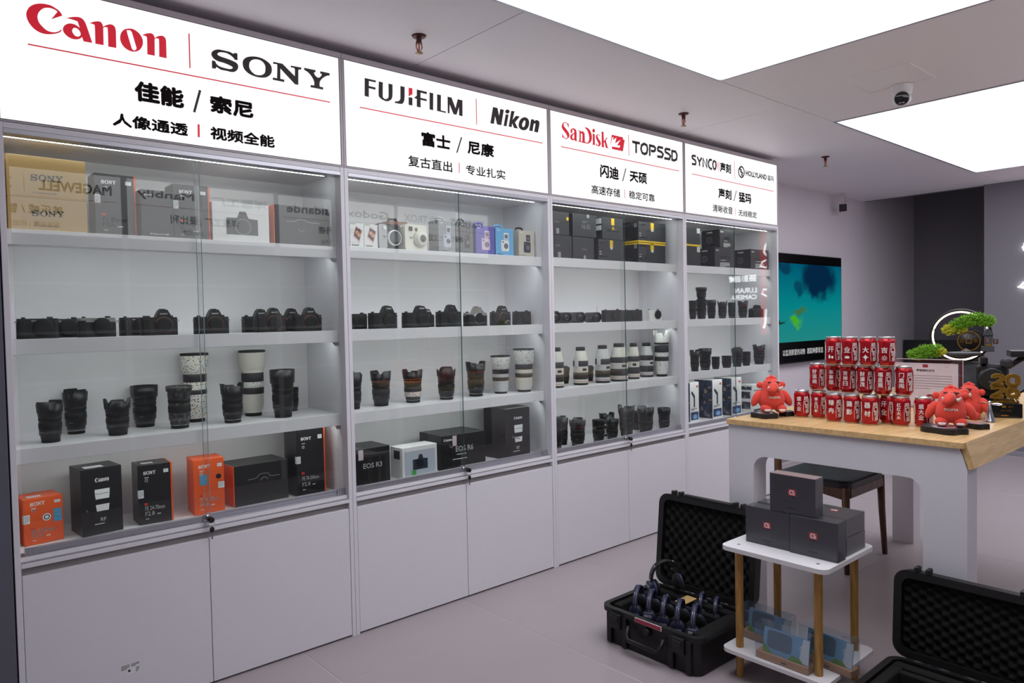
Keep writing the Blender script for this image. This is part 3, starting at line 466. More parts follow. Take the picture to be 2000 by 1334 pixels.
for i in range(4):
    a, b = CE[i], CE[i+1]; T = .018; x0, x1 = a+T, b-T
    t = thing('display_cabinet', CABL[i], 'cabinet', (0,0,0), group='display cabinets')
    for s0, s1 in ((a+.0006, x0), (x1, b-.0006)): G().box(s0, s1, 0, .38, 0, 1.997, .0008).build('side_panel', M_cab, t)
    G().box(x0, x1, .365, .38, .05, 1.997).build('back_panel', M_white, t)
    G().box(x0, x1, .012, .365, 1.972, 1.99).build('top_board', M_white, t)
    r = G().box(x0, x1, .001, .012, 1.978, 1.997, .001).build('top_rail', M_cab, t); G().box(x0, x1, -.001, .052, 1.962, 1.9775, .001).build('glass_track', M_alu, r)
    G().box(x0+.002, x1-.045, .054, .061, 1.9622, 1.967).build('led_strip', M_led, t)
    for n, zt in (('shelf',S1[i]),('shelf',S2[i]),('shelf',S3[i])):
        q = G(); q.box(x0, x1, .056, .074, zt-.05, zt, .001); q.box(x0, x1, .074, .365, zt-.026, zt); sh = q.build(n, M_white, t)
        G().box(x0+.002, x1-.02, .0765, .0845, zt-.031, zt-.0265).build('led_strip', M_led, sh)
        for sx, d in ((x1, -1),): G().prism([(.0,-.05),(.0,-.066),(.03,-.05)], sx-.016, sx-.001, 'x').build('shelf_bracket', M_alu, sh, (0,.058,zt))
    bs = G().box(x0, x1, .012, .365, SB[i]-.018, SB[i], .001).build('bottom_board', M_white, t)
    G().box(x0, x1, -.001, .012, .577, .5925, .001).build('front_rail', M_cab, t)
    tr = G(); tr.box(x0, x1, .0, .012, .593, .5965); tr.box(x0, x1, .012, .056, .6115, .6125); tr.build('sliding_track', M_alu, t)
    G().box(x0, x1, .021, .029, .5446, .577).build('groove_board', M_groove, t); G().box(x0, x1, .0285, .365, .5395, .5445).build('carcass_board', M_white, t)
    G().box(x0, x1, .035, .045, 0, .06).build('toe_kick', M_toe, t)
    for d0, d1 in ((x0+.0015, DOORX[i]-.0012), (DOORX[i]+.0012, x1-.0015)):
        dd = G().box(d0, d1, .001, .019, .008, .551, .001).build('cabinet_door', M_cab, t)
    # sliding panes: front one on the near half, rear one on the far half
    for k, (p0, p1, y) in enumerate(((x0+.014, (.617,1.820,3.044,4.233)[i], .024), (DOORX[i]+.004, x1-.002, .042))):
        pn = G().box(p0, p1, y, y+.005, .6135, 1.961).build('glass_pane', M_glass, t)
        br = G().box(p0, p1, y-.004, y+.009, .6128, .634, .001).build('bottom_rail', M_alu, pn)
        ex = p1 if k == 0 else p0
        if k == 0 or i == 0: G().box(ex-.0003, ex+(.0012 if i else .0007), y, y+.005, .634, 1.961).build('polished_edge', M_edge if i else M_edge0, pn)
        gx = p0 if k == 0 else p1-.034
        e = G(); e.box(gx, gx+.034, y-.0085, y-.0045, .607, .637, .0006); e.box(gx+.008, gx+.015, y-.0098, y-.0085, .613, .63); e.box(gx+.019, gx+.026, y-.0098, y-.0085, .613, .63); e.build('roller_cover', M_alu, pn)
    key_lock(t, DOORX[i]+.004, .0195, .6225)
# delivery sticker on the first lower door
lab = Print().rect(.288,.132,.352,.172); lab.build(D.objects['cabinet_door'], M_sticker, 'front', .001, 'sticker')
lp = Print().lines(.292,.152,.32,.17,4,.002,3).lines(.324,.158,.35,.17,3,.002,4).rect(.314,.142,.321,.150).lines(.338,.136,.350,.154,4,.002,5).rect(.292,.136,.31,.1365).rect(.292,.143,.31,.1435); lp.build(D.objects['cabinet_door'], M_kprint, 'front', .0004, 'sticker_print')
# ================================================================== lightbox signs
M_face = glow('sign_face', C_SIGN, L_SIGN); M_sframe = mat('sign_frame', (186,178,184), .5, .0, var=.02); M_gasket = mat('dark_gasket', (62,54,58), .6)
M_sk = mat('sign_black_letter', (36,26,31), .6, var=.01, emit=.012, ecol=(.5,.38,.42)); M_sr = mat('sign_red_letter', (205,22,40), .5, var=.01, emit=.55, ecol=(.62,.012,.035))
SGL = ['glowing lightbox sign with red script and bold slab-serif black lettering','glowing lightbox sign with black wordmarks, one with a red notch','glowing lightbox sign with a red logo and flash emblem','glowing lightbox sign at the far end with two small black logos']
def lightbox(label, a, b, group='lightbox signs above the cabinets'):
    t = thing('lightbox_sign', label, 'sign', (0,0,0), group=group)
    g = G(); g.box(a+.0006, b-.0006, -.004, .2, 2.451, 2.472, .001); g.box(a+.0006, b-.0006, 0, .2, 1.9985, 2.0035); g.box(a+.0006, a+.0105, -.002, .2, 2.0036, 2.4509, .001); g.box(b-.0105, b-.0006, -.002, .2, 2.0036, 2.4509, .001)
    g.build('frame', M_sframe, t)
    q = G()
    for x0, x1, z0, z1 in ((a+.0106,a+.0125,2.0037,2.4508),(b-.0125,b-.0106,2.0037,2.4508),(a+.0126,b-.0126,2.0037,2.0054),(a+.0126,b-.0126,2.4490,2.4508)): q.box(x0, x1, -.001, .02, z0, z1)
    q.build('gasket', M_gasket, t)
    G().box(a+.0127, b-.0127, .0003, .01, 2.0055, 2.4489).build('light_panel', M_face, t); return t
for i in range(4):
    t = lightbox(SGL[i], CE[i], CE[i+1])
    def put(p, m, n='wordmark'): p.build(t, m, 'front', .0003, n)
    if i == 0: put(Print().shapes(CANON), M_sr); put(Print().shapes(SONY), M_sk)
    if i == 1: put(Print().shapes(FUJI), M_sk); put(Print().shapes(FUJIRED), M_sr, 'red_notch'); put(Print().shapes(NIKON), M_sk)
    if i == 2:
        put(Print().shapes(SANDISK[:-1]), M_sr); put(Print().shapes(SANDISK[-1:]), M_sr, 'emblem'); k = Print()
        for s in TOPSSD: k.stroke(s, .0155)
        put(k, M_sk); Print().shapes(SANDISKW).build(t, M_face, 'front', -.0004, 'emblem_flash')
    if i == 3:
        k = Print(); r = Print()
        for s in SYNCO: k.stroke(s, .0142)
        for s in SYNCORED: r.stroke(s, .005, 4)
        put(k, M_sk); put(r, M_sr, 'sound_waves'); put(Print().stroke(HOLLY[0], .011, 4).stroke(HOLLY[1], .013), M_sk, 'round_logo')
    for s, bx, bold in SIGNTXT[i]: put(Print().text(s, bx[0], bx[1], bx[3]-bx[1], bold*.8+.018, 'l', w=bx[2]-bx[0]), M_sk, 'lettering')
    for s in SLASH[i]: put(Print().stroke(s, .0085 if i == 0 else .007), M_sk, 'slash_mark')
    for s in BARS[i]: put(Print().stroke(s, .0075 if i == 0 else .0042), M_sr, 'red_bar')
    for s in RULES[i]: put(Print().stroke(s, .0042), M_sr, 'red_rule')
# ------------------------------------------------------------------ facing row behind the camera, seen mirrored in the glass
OE = [-.08, 1.11, 2.30, 3.47, 4.66]
OPP = [('ZHIYUN','MAGEWELL','美乐威 / 智云','直播采集 | 稳定拍摄',(0,70,150)),('Manbily','洋葱工厂','洋葱工厂 / 曼比利','影视灯光 | 脚架支撑',(170,30,40)),('sidande','Godox','神牛 / 斯丹德','影室灯光 | 配件齐全',(170,60,30)),('VILTROX','7ARTISANS','唯卓仕 / 七工匠','自动对焦 | 手动镜头',(30,30,34))]
M_facing = glow('facing_sign_face', C_SIGN, L_FACING)
for i in range(4):
    a, b = OE[i], OE[i+1]; W = b-a
    t = thing('lightbox_sign', 'glowing lightbox mirrored in the cabinet glass, %s from the entrance' % ORD[i], 'sign', (b, -3.14, 0), PI, group='lightbox signs facing the cabinets')
    g = G(); g.box(.001, W-.001, 0, .12, 2.451, 2.472); g.box(.001, W-.001, 0, .12, 1.9985, 2.0035); g.box(.001, .0205, 0, .12, 2.0036, 2.4509); g.box(W-.0205, W-.001, 0, .12, 2.0036, 2.4509); g.build('frame', M_sframe, t)
    G().box(.021, W-.021, .0003, .01, 2.0037, 2.4508).build('light_panel', M_facing, t)
    l1, l2, m1, m2, c = OPP[i]; k = Print(); q = Print(); r = Print()
    (k if i == 1 else q).text(l2, W*.07, 2.31, .07, .04, 'l', w=W*.38); (q if i == 1 else k).text(l1, W*.58, 2.31, .07, .04, 'l', w=W*.34)
    k.text(m1, W/2, 2.14, .065, .02, 'c'); k.text(m2, W/2, 2.045, .045, 0, 'c'); r.rect(.06,2.26,W-.06,2.2635); r.rect(W*.52,2.29,W*.523,2.40)
    k.build(t, M_sk, 'front', .0003); q.build(t, mat('facing_logo_%d' % i, c, .5), 'front', .0003, 'logo'); r.build(t, M_sr, 'front', .0003, 'rule')
    f = thing('accessory_cabinet', 'grey-backed accessory cabinet opposite the glass cabinets, %s from the entrance' % ORD[i], 'cabinet', (b, -3.14, 0), PI, group='cabinets facing the glass cabinets')
    G().box(.001, W-.001, .02, .12, 0, 1.997).build('back_panel', mat('grey_facing_board', (112,110,114), .6), f)
    for s0, s1 in ((.001,.019),(W-.019,W-.001)): G().box(s0, s1, 0, .02, 0, 1.997).build('side_panel', M_cab, f)
    for z in (.6,.95,1.3,1.65): G().box(.02, W-.02, -.0, .02, z, z+.02).build('shelf', M_cab, f)
# ================================================================== lenses
M_lb = mat('lens_black', (17,17,18), .4, var=.08); M_lw = mat('lens_white_enamel', (206,202,192), .42, var=.03); M_lw2 = mat('lens_grey_white_enamel', (188,188,188), .42, var=.03)
M_lband = mat('lens_dark_band', (40,38,42), .6); M_silver = mat('silver_ring', (190,190,192), .25, .9)
M_camo = speckle_mat('grey_camouflage', [(0,(30,30,31)),(.45,(64,63,62)),(.52,(44,44,44)),(.58,(88,86,84))], 90)
M_doodle = speckle_mat('doodle_wrap', [(0,(40,40,40)),(.10,(228,226,220)),(.62,(60,110,190)),(.66,(228,226,220)),(.80,(225,190,40)),(.84,(228,226,220)),(.93,(200,60,40)),(.96,(228,226,220))], 330, kind='cell')
M_confetti = speckle_mat('confetti_wrap', [(0,(235,235,235)),(.3,(40,70,160)),(.42,(220,60,60)),(.55,(60,150,90)),(.66,(230,200,60)),(.76,(240,240,240)),(.9,(90,50,120))], 420, kind='cell')
M_specw = speckle_mat('speckled_white_wrap', [(0,(70,70,70)),(.36,(222,221,217)),(.66,(150,150,150)),(.70,(222,221,217))], 150)
M_copper = mat('copper_trim', (196,112,60), .3, .7); M_lred = mat('lens_red_line', (170,36,34), .4)
def petal_hood(g, r0, r1, z0, z1, dz, phi, n=48, mi=0, th=.0018):
    """hood wall with two long and two short lobes"""
    v = []; f = []
    for i in range(n):
        a = 2*PI*i/n; c2 = math.cos(2*(a-phi)); sm = lambda q: q*q*(3-2*q); u = 1-max(sm(max(0,min(1,(c2+.05)/.45))), .55*sm(max(0,min(1,(-c2-.15)/.45))))
        zt = z1-dz*u; t = (zt-z0)/(z1-z0); rt = r0+(r1-r0)*t
        for rr, zz in ((r0,z0),(rt,zt),(rt-th,zt),(r0-th,z0)): v.append((rr*math.cos(a), rr*math.sin(a), zz))
    for i in range(n):
        j = (i+1) % n
        for k in range(3): f.append((i*4+k, j*4+k, j*4+k+1, i*4+k+1))
    g.add(v, f, mi, True)
    g.lathe([(0,z0+.004),(r0-th,z0+.004)], 24, mi=mi, cap=False); return g
def lens_obj(style, x, y, z, h, R, label, group, seed=0):
    rn = random.Random(seed*7+3); t = thing('camera_lens', label, 'lens', (x,y,z), rn.uniform(-.5,.5), group)
    def seg(nm, prof, m, n=36, **k): return G().lathe([(R*r, h*zz) for r, zz in prof], n, **k).build(nm, m, t)
    if style in ('petal','round','cap','camo','colour','whitelens'):
        B = M_camo if style == 'camo' else (M_lw2 if style == 'whitelens' else M_lb); top = {'cap':.93,'camo':.87}.get(style,.76)
        k = 1.0 if style != 'cap' else 1.13
        seg('rear_cap', [(.66*k,0),(.68*k,.012),(.68*k,.075)], M_rub, ribs=36, rib=.03)
        seg('mount_ring', [(.685*k,.0755),(.685*k,.09)], M_silver if rn.random() < .5 else M_lb)
        f_ = lambda q: .09+(q-.09)*(top-.09)/(.67)
        seg('barrel', [(.71*k,.0905),(.735*k,f_(.17)),(.81*k,f_(.19)),(.82*k,f_(.31)),(.815*k,f_(.32)),(.82*k,f_(.62)),(.87*k,f_(.64)),(.87*k,f_(.76))], B)
        seg('zoom_ring', [(.815*k,f_(.335)),(.85*k,f_(.345)),(.85*k,f_(.47)),(.815*k,f_(.48))], M_rub if style != 'colour' else M_lband, n=72, ribs=72, rib=.025, cap=False)
        seg('focus_ring', [(.815*k,f_(.535)),(.845*k,f_(.54)),(.845*k,f_(.605)),(.815*k,f_(.61))], M_rub, n=72, ribs=72, rib=.025, cap=False)
        if style == 'petal' and 'red' in label: seg('red_line', [(.875*k,f_(.70)),(.875*k,f_(.712))], M_lred, cap=False)
        if style == 'colour':
            seg('confetti_band', [(.83,f_(.19)),(.835,f_(.30)),(.835,f_(.33))], M_confetti, cap=False)
            for q in (.62,.70): seg('copper_trim', [(.885,f_(q)),(.885,f_(q+.035))], M_copper, cap=False)
        if style in ('petal','colour','whitelens'): petal_hood(G(), R*.93, R*1.0, h*.725, h, h*.14, rn.uniform(.0,3.0)).build('hood', M_lb, t)
        elif style in ('round','camo'):
            hh = .58 if style == 'round' else .74
            G().lathe([(R*.88,h*(hh+.13)),(R*.965,h*(hh+.14)),(R*1.0,h),(R*.965,h),(R*.90,h*(hh+.18)),(0,h*(hh+.18))], 40).build('hood', M_lb if style == 'round' else M_camo, t)
        else: seg('front_cap', [(.97,.931),(1.0,.94),(1.0,.985),(.93,1.0),(0,1.0)], M_rub)
        p = Print().text('24-70' if seed % 2 else '50mm', 0, h*(f_(.25) if style != 'cap' else .2), h*.025)
        p.wrap(t, M_gprint, R*.825*k, math.radians(225)-.15, 'scale_marking')
    elif style in ('doodle','tele','whitehood','whitecamo','whitepetal'):
        W = {'doodle':M_doodle,'tele':M_lw,'whitehood':M_lw2,'whitecamo':M_lw,'whitepetal':M_specw}[style]; HW = {'doodle':M_doodle,'tele':M_lw,'whitehood':M_specw,'whitecamo':M_specw,'whitepetal':M_specw}[style]
        hb = .30 if style in ('tele','doodle') else .36
        seg('rear_cap', [(.62,0),(.62,.05)], M_rub); seg('barrel', [(.64,.051),(.78,.14),(.80,.22),(.80,1-hb)], W)
        for k, (q0, q1) in enumerate(((.335,.435),(.52,.66)) if style != 'doodle' else ((.40,.47),(.58,.70))): seg('grip_ring' if k else 'zoom_ring', [(.80,q0),(.825,q0+.005),(.825,q1-.005),(.80,q1)], M_lband, n=72, ribs=72, rib=.02, cap=False)
        if style in ('tele','whitepetal'): seg('switch_band', [(.81,.455),(.815,.46),(.815,.51),(.81,.515)], M_specw, cap=False)
        if style == 'whitehood': seg('red_line', [(.82,.68),(.82,.695)], M_lred, cap=False)
        if style == 'whitepetal': petal_hood(G(), R*.86, R*1.0, h*.735, h, h*.13, 1.35).build('hood', M_specw, t); seg('hood_ring', [(.85,.70),(.87,.705),(.87,.735)], M_lband)
        else:
            seg('hood', [(.82,1-hb+.001),(.93,1-hb+.03),(1.0,.965)], HW); seg('front_cap', [(1.0,.966),(1.0,.99),(.97,1.0),(0,1.0)], M_rub)
    else: # upright white telephoto standing on its front cap, mount up
        W = M_lw if seed % 3 else M_lw2
        seg('front_cap', [(.94,0),(.97,.01),(.97,.055)], M_rub); seg('barrel', [(.99,.0555),(1.0,.07),(1.0,.52),(.98,.56),(.97,.66),(.90,.72),(.82,.78),(.72,.90)], W)
        seg('red_line', [(1.003,.085),(1.003,.095)], M_lred, cap=False)
        for n, q0, q1, r in (('zoom_ring',.15,.335,1.0),('focus_ring',.49,.64,1.0)): seg(n, [(r,q0),(r*1.025,q0+.006),(r*1.025,q1-.006),(r,q1)], M_lband, n=72, ribs=72, rib=.015, cap=False)
        seg('rear_cap', [(.60,.9005),(.62,.905),(.62,.985),(.58,1.0),(0,1.0)], M_rub)
        g = G(); g.M = Matrix.Rotation(math.radians(250),4,'Z'); g.box(R*.9, R*1.04, -R*.3, R*.3, h*.38, h*.44, .001); g.build('distance_window', M_glassblk, t)
        if style == 'canonfoot':
            g = G(); g.M = Matrix.Rotation(math.radians(200)-t.rotation_euler[2],4,'Z'); g.box(R*.95, R*1.45, -R*.12, R*.12, h*.60, h*.68, .002); g.box(R*1.25, R*1.5, -R*.25, R*.25, h*.48, h*.78, .003); g.build('tripod_foot', M_lw2, t)
    return t
cnt = {}
ZS = {2:S2, 3:S3, 4:SB}
for q, (cb, sh, st, desc, x, y, h, R) in enumerate(LENSES):
    k = cnt.get((cb,sh),0); cnt[(cb,sh)] = k+1
    lens_obj(st, x, y, ZS[sh][cb]+.0003, h, R, '%s, %s on %s, %s' % (desc, ORD[k], SHN[sh], CABN[cb]), 'lenses in the display cabinets', q)
lens_obj('round', 4.01, .15, S2[3]+.1365, .083, .039, 'lens stacked on top of another lens, second shelf of rightmost cabinet', 'lenses in the display cabinets', 60)
# ================================================================== cameras
M_body = mat('camera_body_leatherette', (24,24,27), .6, var=.15, scale=900, bump=.25, bscale=1500); M_top = mat('camera_top_plate', (27,27,30), .42); M_stop = mat('silver_top_plate', (178,176,172), .3, .8)
M_amber = mat('orange_mount_ring', (150,96,72), .35, .6); M_wbody = mat('white_camera_body', (214,213,210), .4)
def camera_obj(x0, x1, y, z, h, kind, label, mx=.015, rz=0.0, logo=None, ring=None, silver=False, group='cameras in the display cabinets', white=False, capw=.031):
    """kind 'slr' has a finder hump, 'flat' does not; front faces -y; origin bottom centre"""
    w_ = (x1-x0)*math.cos(0); hb = h*.70 if kind == 'slr' else h*.96; d = .034
    t = thing('camera', label, 'camera', ((x0+x1)/2, y, z), rz, group)
    B = M_wbody if white else M_body; T = M_stop if silver else (M_wbody if white else M_top)
    g = G(); g.prism(rrect(-w_/2, w_/2, -.012, d-.012, .011), 0, hb*.78, 'z'); g.build('body', B, t)
    g = G(); g.prism(rrect(-w_/2+.001, w_/2-.001, -.011, d-.013, .010), hb*.78, hb, 'z'); g.build('top_plate', T, t)
    gw = .24 if kind == 'slr' else .2
    g = G(); g.prism(rrect(-w_/2-.001, -w_/2+w_*gw, -.032 if kind == 'slr' else -.022, -.008, .010), .001, hb*.86, 'z'); g.build('grip', M_rub if not white else M_wbody, t)
    if kind == 'slr':
        cx = mx; hw = w_*.17
        g = G(); g.prism([(cx-hw*1.25,hb-.001),(cx+hw*1.25,hb-.001),(cx+hw*1.05,hb+(h-hb)*.35),(cx+hw*.62,h*.985),(cx+hw*.45,h),(cx-hw*.45,h),(cx-hw*.62,h*.985),(cx-hw*1.05,hb+(h-hb)*.35)], -.014, .020, 'y'); hp_ = g.build('finder_hump', T, t)
        G().box(cx-.010, cx+.010, .002, .018, h, h+.003, .001).build('hot_shoe', M_dk, t)
    mz = hb*.56; r = ring or M_silver; mr = min(capw, hb*.5)
    G().lathe([(mr*.97,.011),(mr*.97,.0165),(mr*.94,.0168)], 40, axis='y', o=(mx,0,mz), cap=False).build('mount_ring', r, t)
    G().lathe([(mr*.93,.0115),(mr*.93,.0172),(mr*.90,.019),(mr*.55,.0195),(0,.0195)], 36, axis='y', o=(mx,0,mz), cap=False).build('body_cap', M_rub, t)
    for dx, rr, hh in ((-w_*.36,.0075,.006),(w_*.33,.0085,.007)) if kind == 'slr' else ((-w_*.33,.006,.005),(w_*.30,.009,.006)):
        G().lathe([(rr,hb),(rr,hb+hh-.001),(rr*.9,hb+hh)], 20, o=(dx,.005,0), ribs=20, rib=.05).build('dial', M_dk, t)
    for s in (-1,1): G().tube([(s*(w_/2-.001),.004,hb*.86),(s*(w_/2+.004),.003,hb*.84),(s*(w_/2+.005),.002,hb*.76)], .0017, 6).build('strap_lug', M_silver, t)
    if logo:
        p = Print()
        if logo == 'SONY': p.shapes(SONY, (mx-.0135, (hb+h)/2-.004+ (0 if kind == 'slr' else 0), mx+.0135, (hb+h)/2+.0008)) if kind == 'slr' else p.shapes(SONY, (-w_*.16, hb*.86, -w_*.16+.02, hb*.91))
        elif logo == 'Canon': p.shapes(CANON, (mx-.013, h*.86, mx+.013, h*.86+.007))
        else: p.text(logo, mx, h*.86, .005, .05, 'c')
        p.build(t, M_wprint if not silver else M_kprint, 'front', -.0141 if kind == 'slr' else -.0112, 'lettering')
        if logo == 'SONY': Print().text('α', w_*.40, hb*.84, .004, .05, 'c').build(t, M_wprint, 'front', -.0122, 'model_mark')
    return t
Z2 = [s+.0003 for s in S2]
cams = [ # x0, x1, y, h, kind, label, mx, logo, ring, silver
 (0,.046,.166,.12,.070,'flat','black compact mirrorless camera by the left edge',.014,'SONY',M_dk,0),(0,.142,.256,.235,.069,'flat','black compact camera behind two others near the left',.014,'SONY',M_dk,0),(0,.222,.342,.12,.070,'flat','black compact camera with silver top plate',.014,'SONY',M_dk,1),
 (0,.381,.505,.24,.071,'flat','black compact camera partly behind a hump-backed one',.01,'SONY',M_dk,0),(0,.424,.554,.13,.095,'slr','black mirrorless camera with orange mount ring beside compacts',.014,'SONY',M_amber,0),(0,.612,.742,.12,.094,'slr','black mirrorless camera standing alone mid shelf',.010,'SONY',M_amber,0),
 (0,.845,.973,.245,.095,'slr','black mirrorless camera behind, left of a pair',.012,'SONY',M_amber,0),(0,.850,.980,.13,.097,'slr','black mirrorless camera in front, left of a pair',.014,'SONY',M_amber,0),(0,.985,1.113,.25,.097,'slr','black mirrorless camera behind, right of a pair',.012,'SONY',M_amber,0),(0,1.012,1.142,.13,.098,'slr','black mirrorless camera in front near the side panel',.010,'SONY',M_amber,0),
 (1,1.285,1.393,.18,.072,'flat','small black camera half hidden by the post',.006,None,M_dk,0),(1,1.366,1.510,.11,.102,'slr','large black camera with rounded hump, left one',.022,'Canon',M_rub,0),(1,1.545,1.690,.11,.102,'slr','large black camera with rounded hump, right one',.024,'Canon',M_rub,0),(1,1.715,1.825,.26,.089,'slr','small black camera behind two large ones',.010,'Canon',M_rub,0),
 (1,1.745,1.890,.12,.106,'slr','black camera with tall hump behind the pane edge',.012,'LUMIX',M_dk,0),(1,1.915,2.055,.12,.096,'slr','retro camera with silver top and silver mount ring',.010,None,M_silver,1),(1,2.088,2.216,.12,.100,'slr','black camera with copper mount ring',.010,'SONY',M_amber,0),(1,2.262,2.380,.14,.074,'flat','small black flat camera by the side panel',.018,None,M_dk,0),
 (2,2.985,3.135,.14,.075,'flat','black compact camera left of the pane edge',.018,None,M_dk,0),(2,3.185,3.340,.15,.074,'flat','black compact camera right of the pane edge',.012,None,M_dk,0),(2,3.405,3.530,.14,.072,'flat','small white camera with dark lens opening',.018,None,M_silver,0),
 (3,4.605,4.755,.12,.092,'slr','black camera with strap beside the side panel',.010,None,M_dk,0)]
for n, (cb,x0,x1,y,h,kind,lb,mx,lg,rg,sv) in enumerate(cams):
    camera_obj(x0, x1, y, Z2[cb], h, kind, '%s, second shelf of %s' % (lb, CABN[cb]), mx, math.radians(-8 if cb == 2 else (-6 if cb == 3 else 0)), lg, rg, bool(sv), white='white camera' in lb, capw=.031)
# little camcorder-like cameras seen end on
for n, (x0, x1, h, lb) in enumerate(((2.515,2.592,.070,'dark round-fronted little camera cut off by the post, second shelf of third cabinet'),(2.606,2.683,.062,'little camera with round front, left of two, second shelf of third cabinet'),(2.722,2.795,.062,'little camera with rounded square front, second shelf of third cabinet'),(2.857,2.936,.060,'little camera with small block at its side, second shelf of third cabinet'))):
    t = thing('camcorder', lb, 'camera', ((x0+x1)/2, .13, Z2[2]), math.radians(-20), 'little cameras in the third cabinet'); w_ = .062
    G().prism(rrect(-w_/2, w_/2, 0, h, .018), -.01, .09, 'y').build('body', M_dk, t)
    G().lathe([(h*.46,.01),(h*.46,.028),(h*.42,.032),(h*.36,.032)], 28, axis='y', o=(0,0,h*.52), cap=False).build('lens_ring', M_black, t); G().lathe([(h*.40,.0),(h*.40,.026),(0,.022)], 28, axis='y', o=(0,0,h*.52), cap=False).build('lens_glass', M_glassblk, t)
    if n == 3: G().box(-.055,-.032,-.02,.02,0,.028,.004).build('side_block', M_black, t); G().tube([(.02,.02,h-.002),(.022,.02,h+.035)], .0012, 6).build('aerial', M_steel, t)
# ================================================================== product boxes
M_goldbox = mat('gold_card', (196,160,98), .4, var=.03); M_whitebox = mat('white_card', (222,220,220), .4, var=.02); M_greybox = mat('grey_card', (150,151,156), .4); M_dgrey = mat('haze_greyed_card', (62,60,63), .4)  # M_dgrey: black card lightened, the pane's reflection haze put into its colour
M_purple = mat('violet_card', (96,88,168), .4); M_blue = mat('sky_blue_card', (104,168,214), .4); M_beige = mat('beige_card', (198,190,176), .45); M_brownbox = mat('brown_card', (132,92,78), .5); M_sblue = mat('blue_sticker', (60,150,196), .45); M_green = mat('green_print', (70,160,80), .5)
M_slab = mat('soft_black_card', (46,46,50), .33, var=.05)
def pbox(label, x0, y0, z0, w_, d, h, m, rz=0.0, cat='box', name='product_box', group='product boxes in the cabinets', bev=.0012, body='carton'):
    t = thing(name, label, cat, (x0,y0,z0+.0003), rz, group); G().box(0, w_, 0, d, 0, h, bev).build(body, m, t); return t
def stick(t, x0, z0, x1, z1, m=None, face='front', at=0.0, seed=1, org=(0,0)):
    Print().rect(x0,z0,x1,z1).build(t, m or M_sticker, face, at, 'sticker', .0004, org)
    Print().lines(x0+.1*(x1-x0), z0+.15*(z1-z0), x1-.1*(x1-x0), z1-.1*(z1-z0), 3, (z1-z0)*.09, seed).build(t, M_gprint, face, at, 'sticker_print', .0007, org)
def sony_lens_box(t, w_, h, l1, l2, seal=None):
    p = Print().shapes(SONY, (.17*w_,.835*h,.54*w_,.835*h+.0135)); p.text('α', .2*w_, .715*h, .011, .03); p.text(l1, .19*w_, .235*h, .0155, .01, w=.60*w_); p.text(l2, .19*w_, .145*h, .0155, .01, w=.28*w_)
    p.lines(.2*w_,.775*h,.40*w_,.80*h,1,.0028,2); p.lines(.55*w_,.15*h,.78*w_,.165*h,1,.004,3); p.lines(.2*w_,.085*h,.36*w_,.10*h,1,.003,4); p.build(t, M_wprint)
    Print().rect(.17*w_,.325*h,.27*w_,.36*h).build(t, M_rprint, name='maker_mark')
    stick(t, .78*w_, .84*h, .93*w_, .90*h)
def orange_edge(t, w_, h, d, th=.006):
    G().box(w_-.001, w_+th, .0005, d-.0005, .0005, h-.0005, .001).build('orange_flap', M_orange, t)
def seal(t, h, z, seed=5): # tamper seal folded round the left front edge
    Print().rect(.0,z,.018,z+.03).build(t, M_sticker, 'front', 0, 'seal'); Print().rect(-.014,z,.0,z+.03).build(t, M_sticker, 'left', 0, 'seal'); Print().lines(.002,z+.003,.016,z+.027,5,.002,seed).build(t, M_gprint, 'front', -.0004, 'seal_print')
def lens_pic(p, x, z, w_, h): # printed lens picture
    p.rect(x-w_*.5,z+h*.8,x+w_*.5,z+h); p.poly([[(x-w_*.45,z+.55*h),(x+w_*.45,z+.55*h),(x+w_*.5,z+.78*h),(x-w_*.5,z+.78*h)]]); p.poly([[(x-w_*.4,z),(x+w_*.4,z),(x+w_*.46,z+.3*h),(x-w_*.46,z+.3*h)]])
def cam_pic(p, x, z, w_, h):
    p.poly([[(x-w_/2,z),(x+w_/2,z),(x+w_/2,z+h*.68),(x+w_*.2,z+h*.72),(x+w_*.12,z+h),(x-w_*.08,z+h),(x-w_*.16,z+h*.72),(x-w_/2,z+h*.7)]])
# ---- leftmost cabinet, top shelf
S = S1[0]
for lb, z0, h in (('gold camera carton, upper of two stacked','u',.136),('gold camera carton, lower of two stacked','l',.1075)):
    zz = S if z0 == 'l' else S+.108
    t = pbox(lb+', top shelf of leftmost cabinet', .030, .075, zz, .226, .27, h, M_goldbox); p = Print().shapes(SONY, (.066,.055 if z0 == 'u' else .047,.158,.078 if z0 == 'u' else .068)); p.text('α | Cinema Line FX3', .07, .012, .0075, 0); p.build(t, M_kprint)
t = pbox('haze-greyed black lens box with orange flap beside gold cartons, top shelf, leftmost cabinet', .290, .12, S, .127, .10, .22, M_dgrey); sony_lens_box(t, .127, .22, 'FE 85mm', 'F1.4'); orange_edge(t, .127, .22, .10); seal(t, .22, .115)
t = pbox('low haze-greyed black lens box wrapped in film, top shelf, leftmost cabinet', .430, .09, S, .112, .10, .172, M_dgrey); Print().shapes(SONY, (.012,.15,.04,.157)).text('FE 35mm F1.4 GM', .03, .01, .006).build(t, M_wprint)
t = pbox('haze-greyed black zoom lens box with orange flap, top shelf, leftmost cabinet', .548, .11, S, .127, .10, .208, M_dgrey); sony_lens_box(t, .127, .208, 'FE 24-70mm', 'F2.8'); orange_edge(t, .127, .208, .10); seal(t, .2, .115)
t = pbox('white camera box printed with a grey camera, top shelf, leftmost cabinet', .686, .10, S, .224, .18, .154, M_whitebox); p = Print(); cam_pic(p, .115, .03, .125, .092); p.build(t, mat('mid_grey_print',(82,82,84),.5), name='camera_picture'); Print().disc(.118,.062,.031,28,r0=.029).build(t, M_gprint, 'front', -.0004, 'ring_picture')
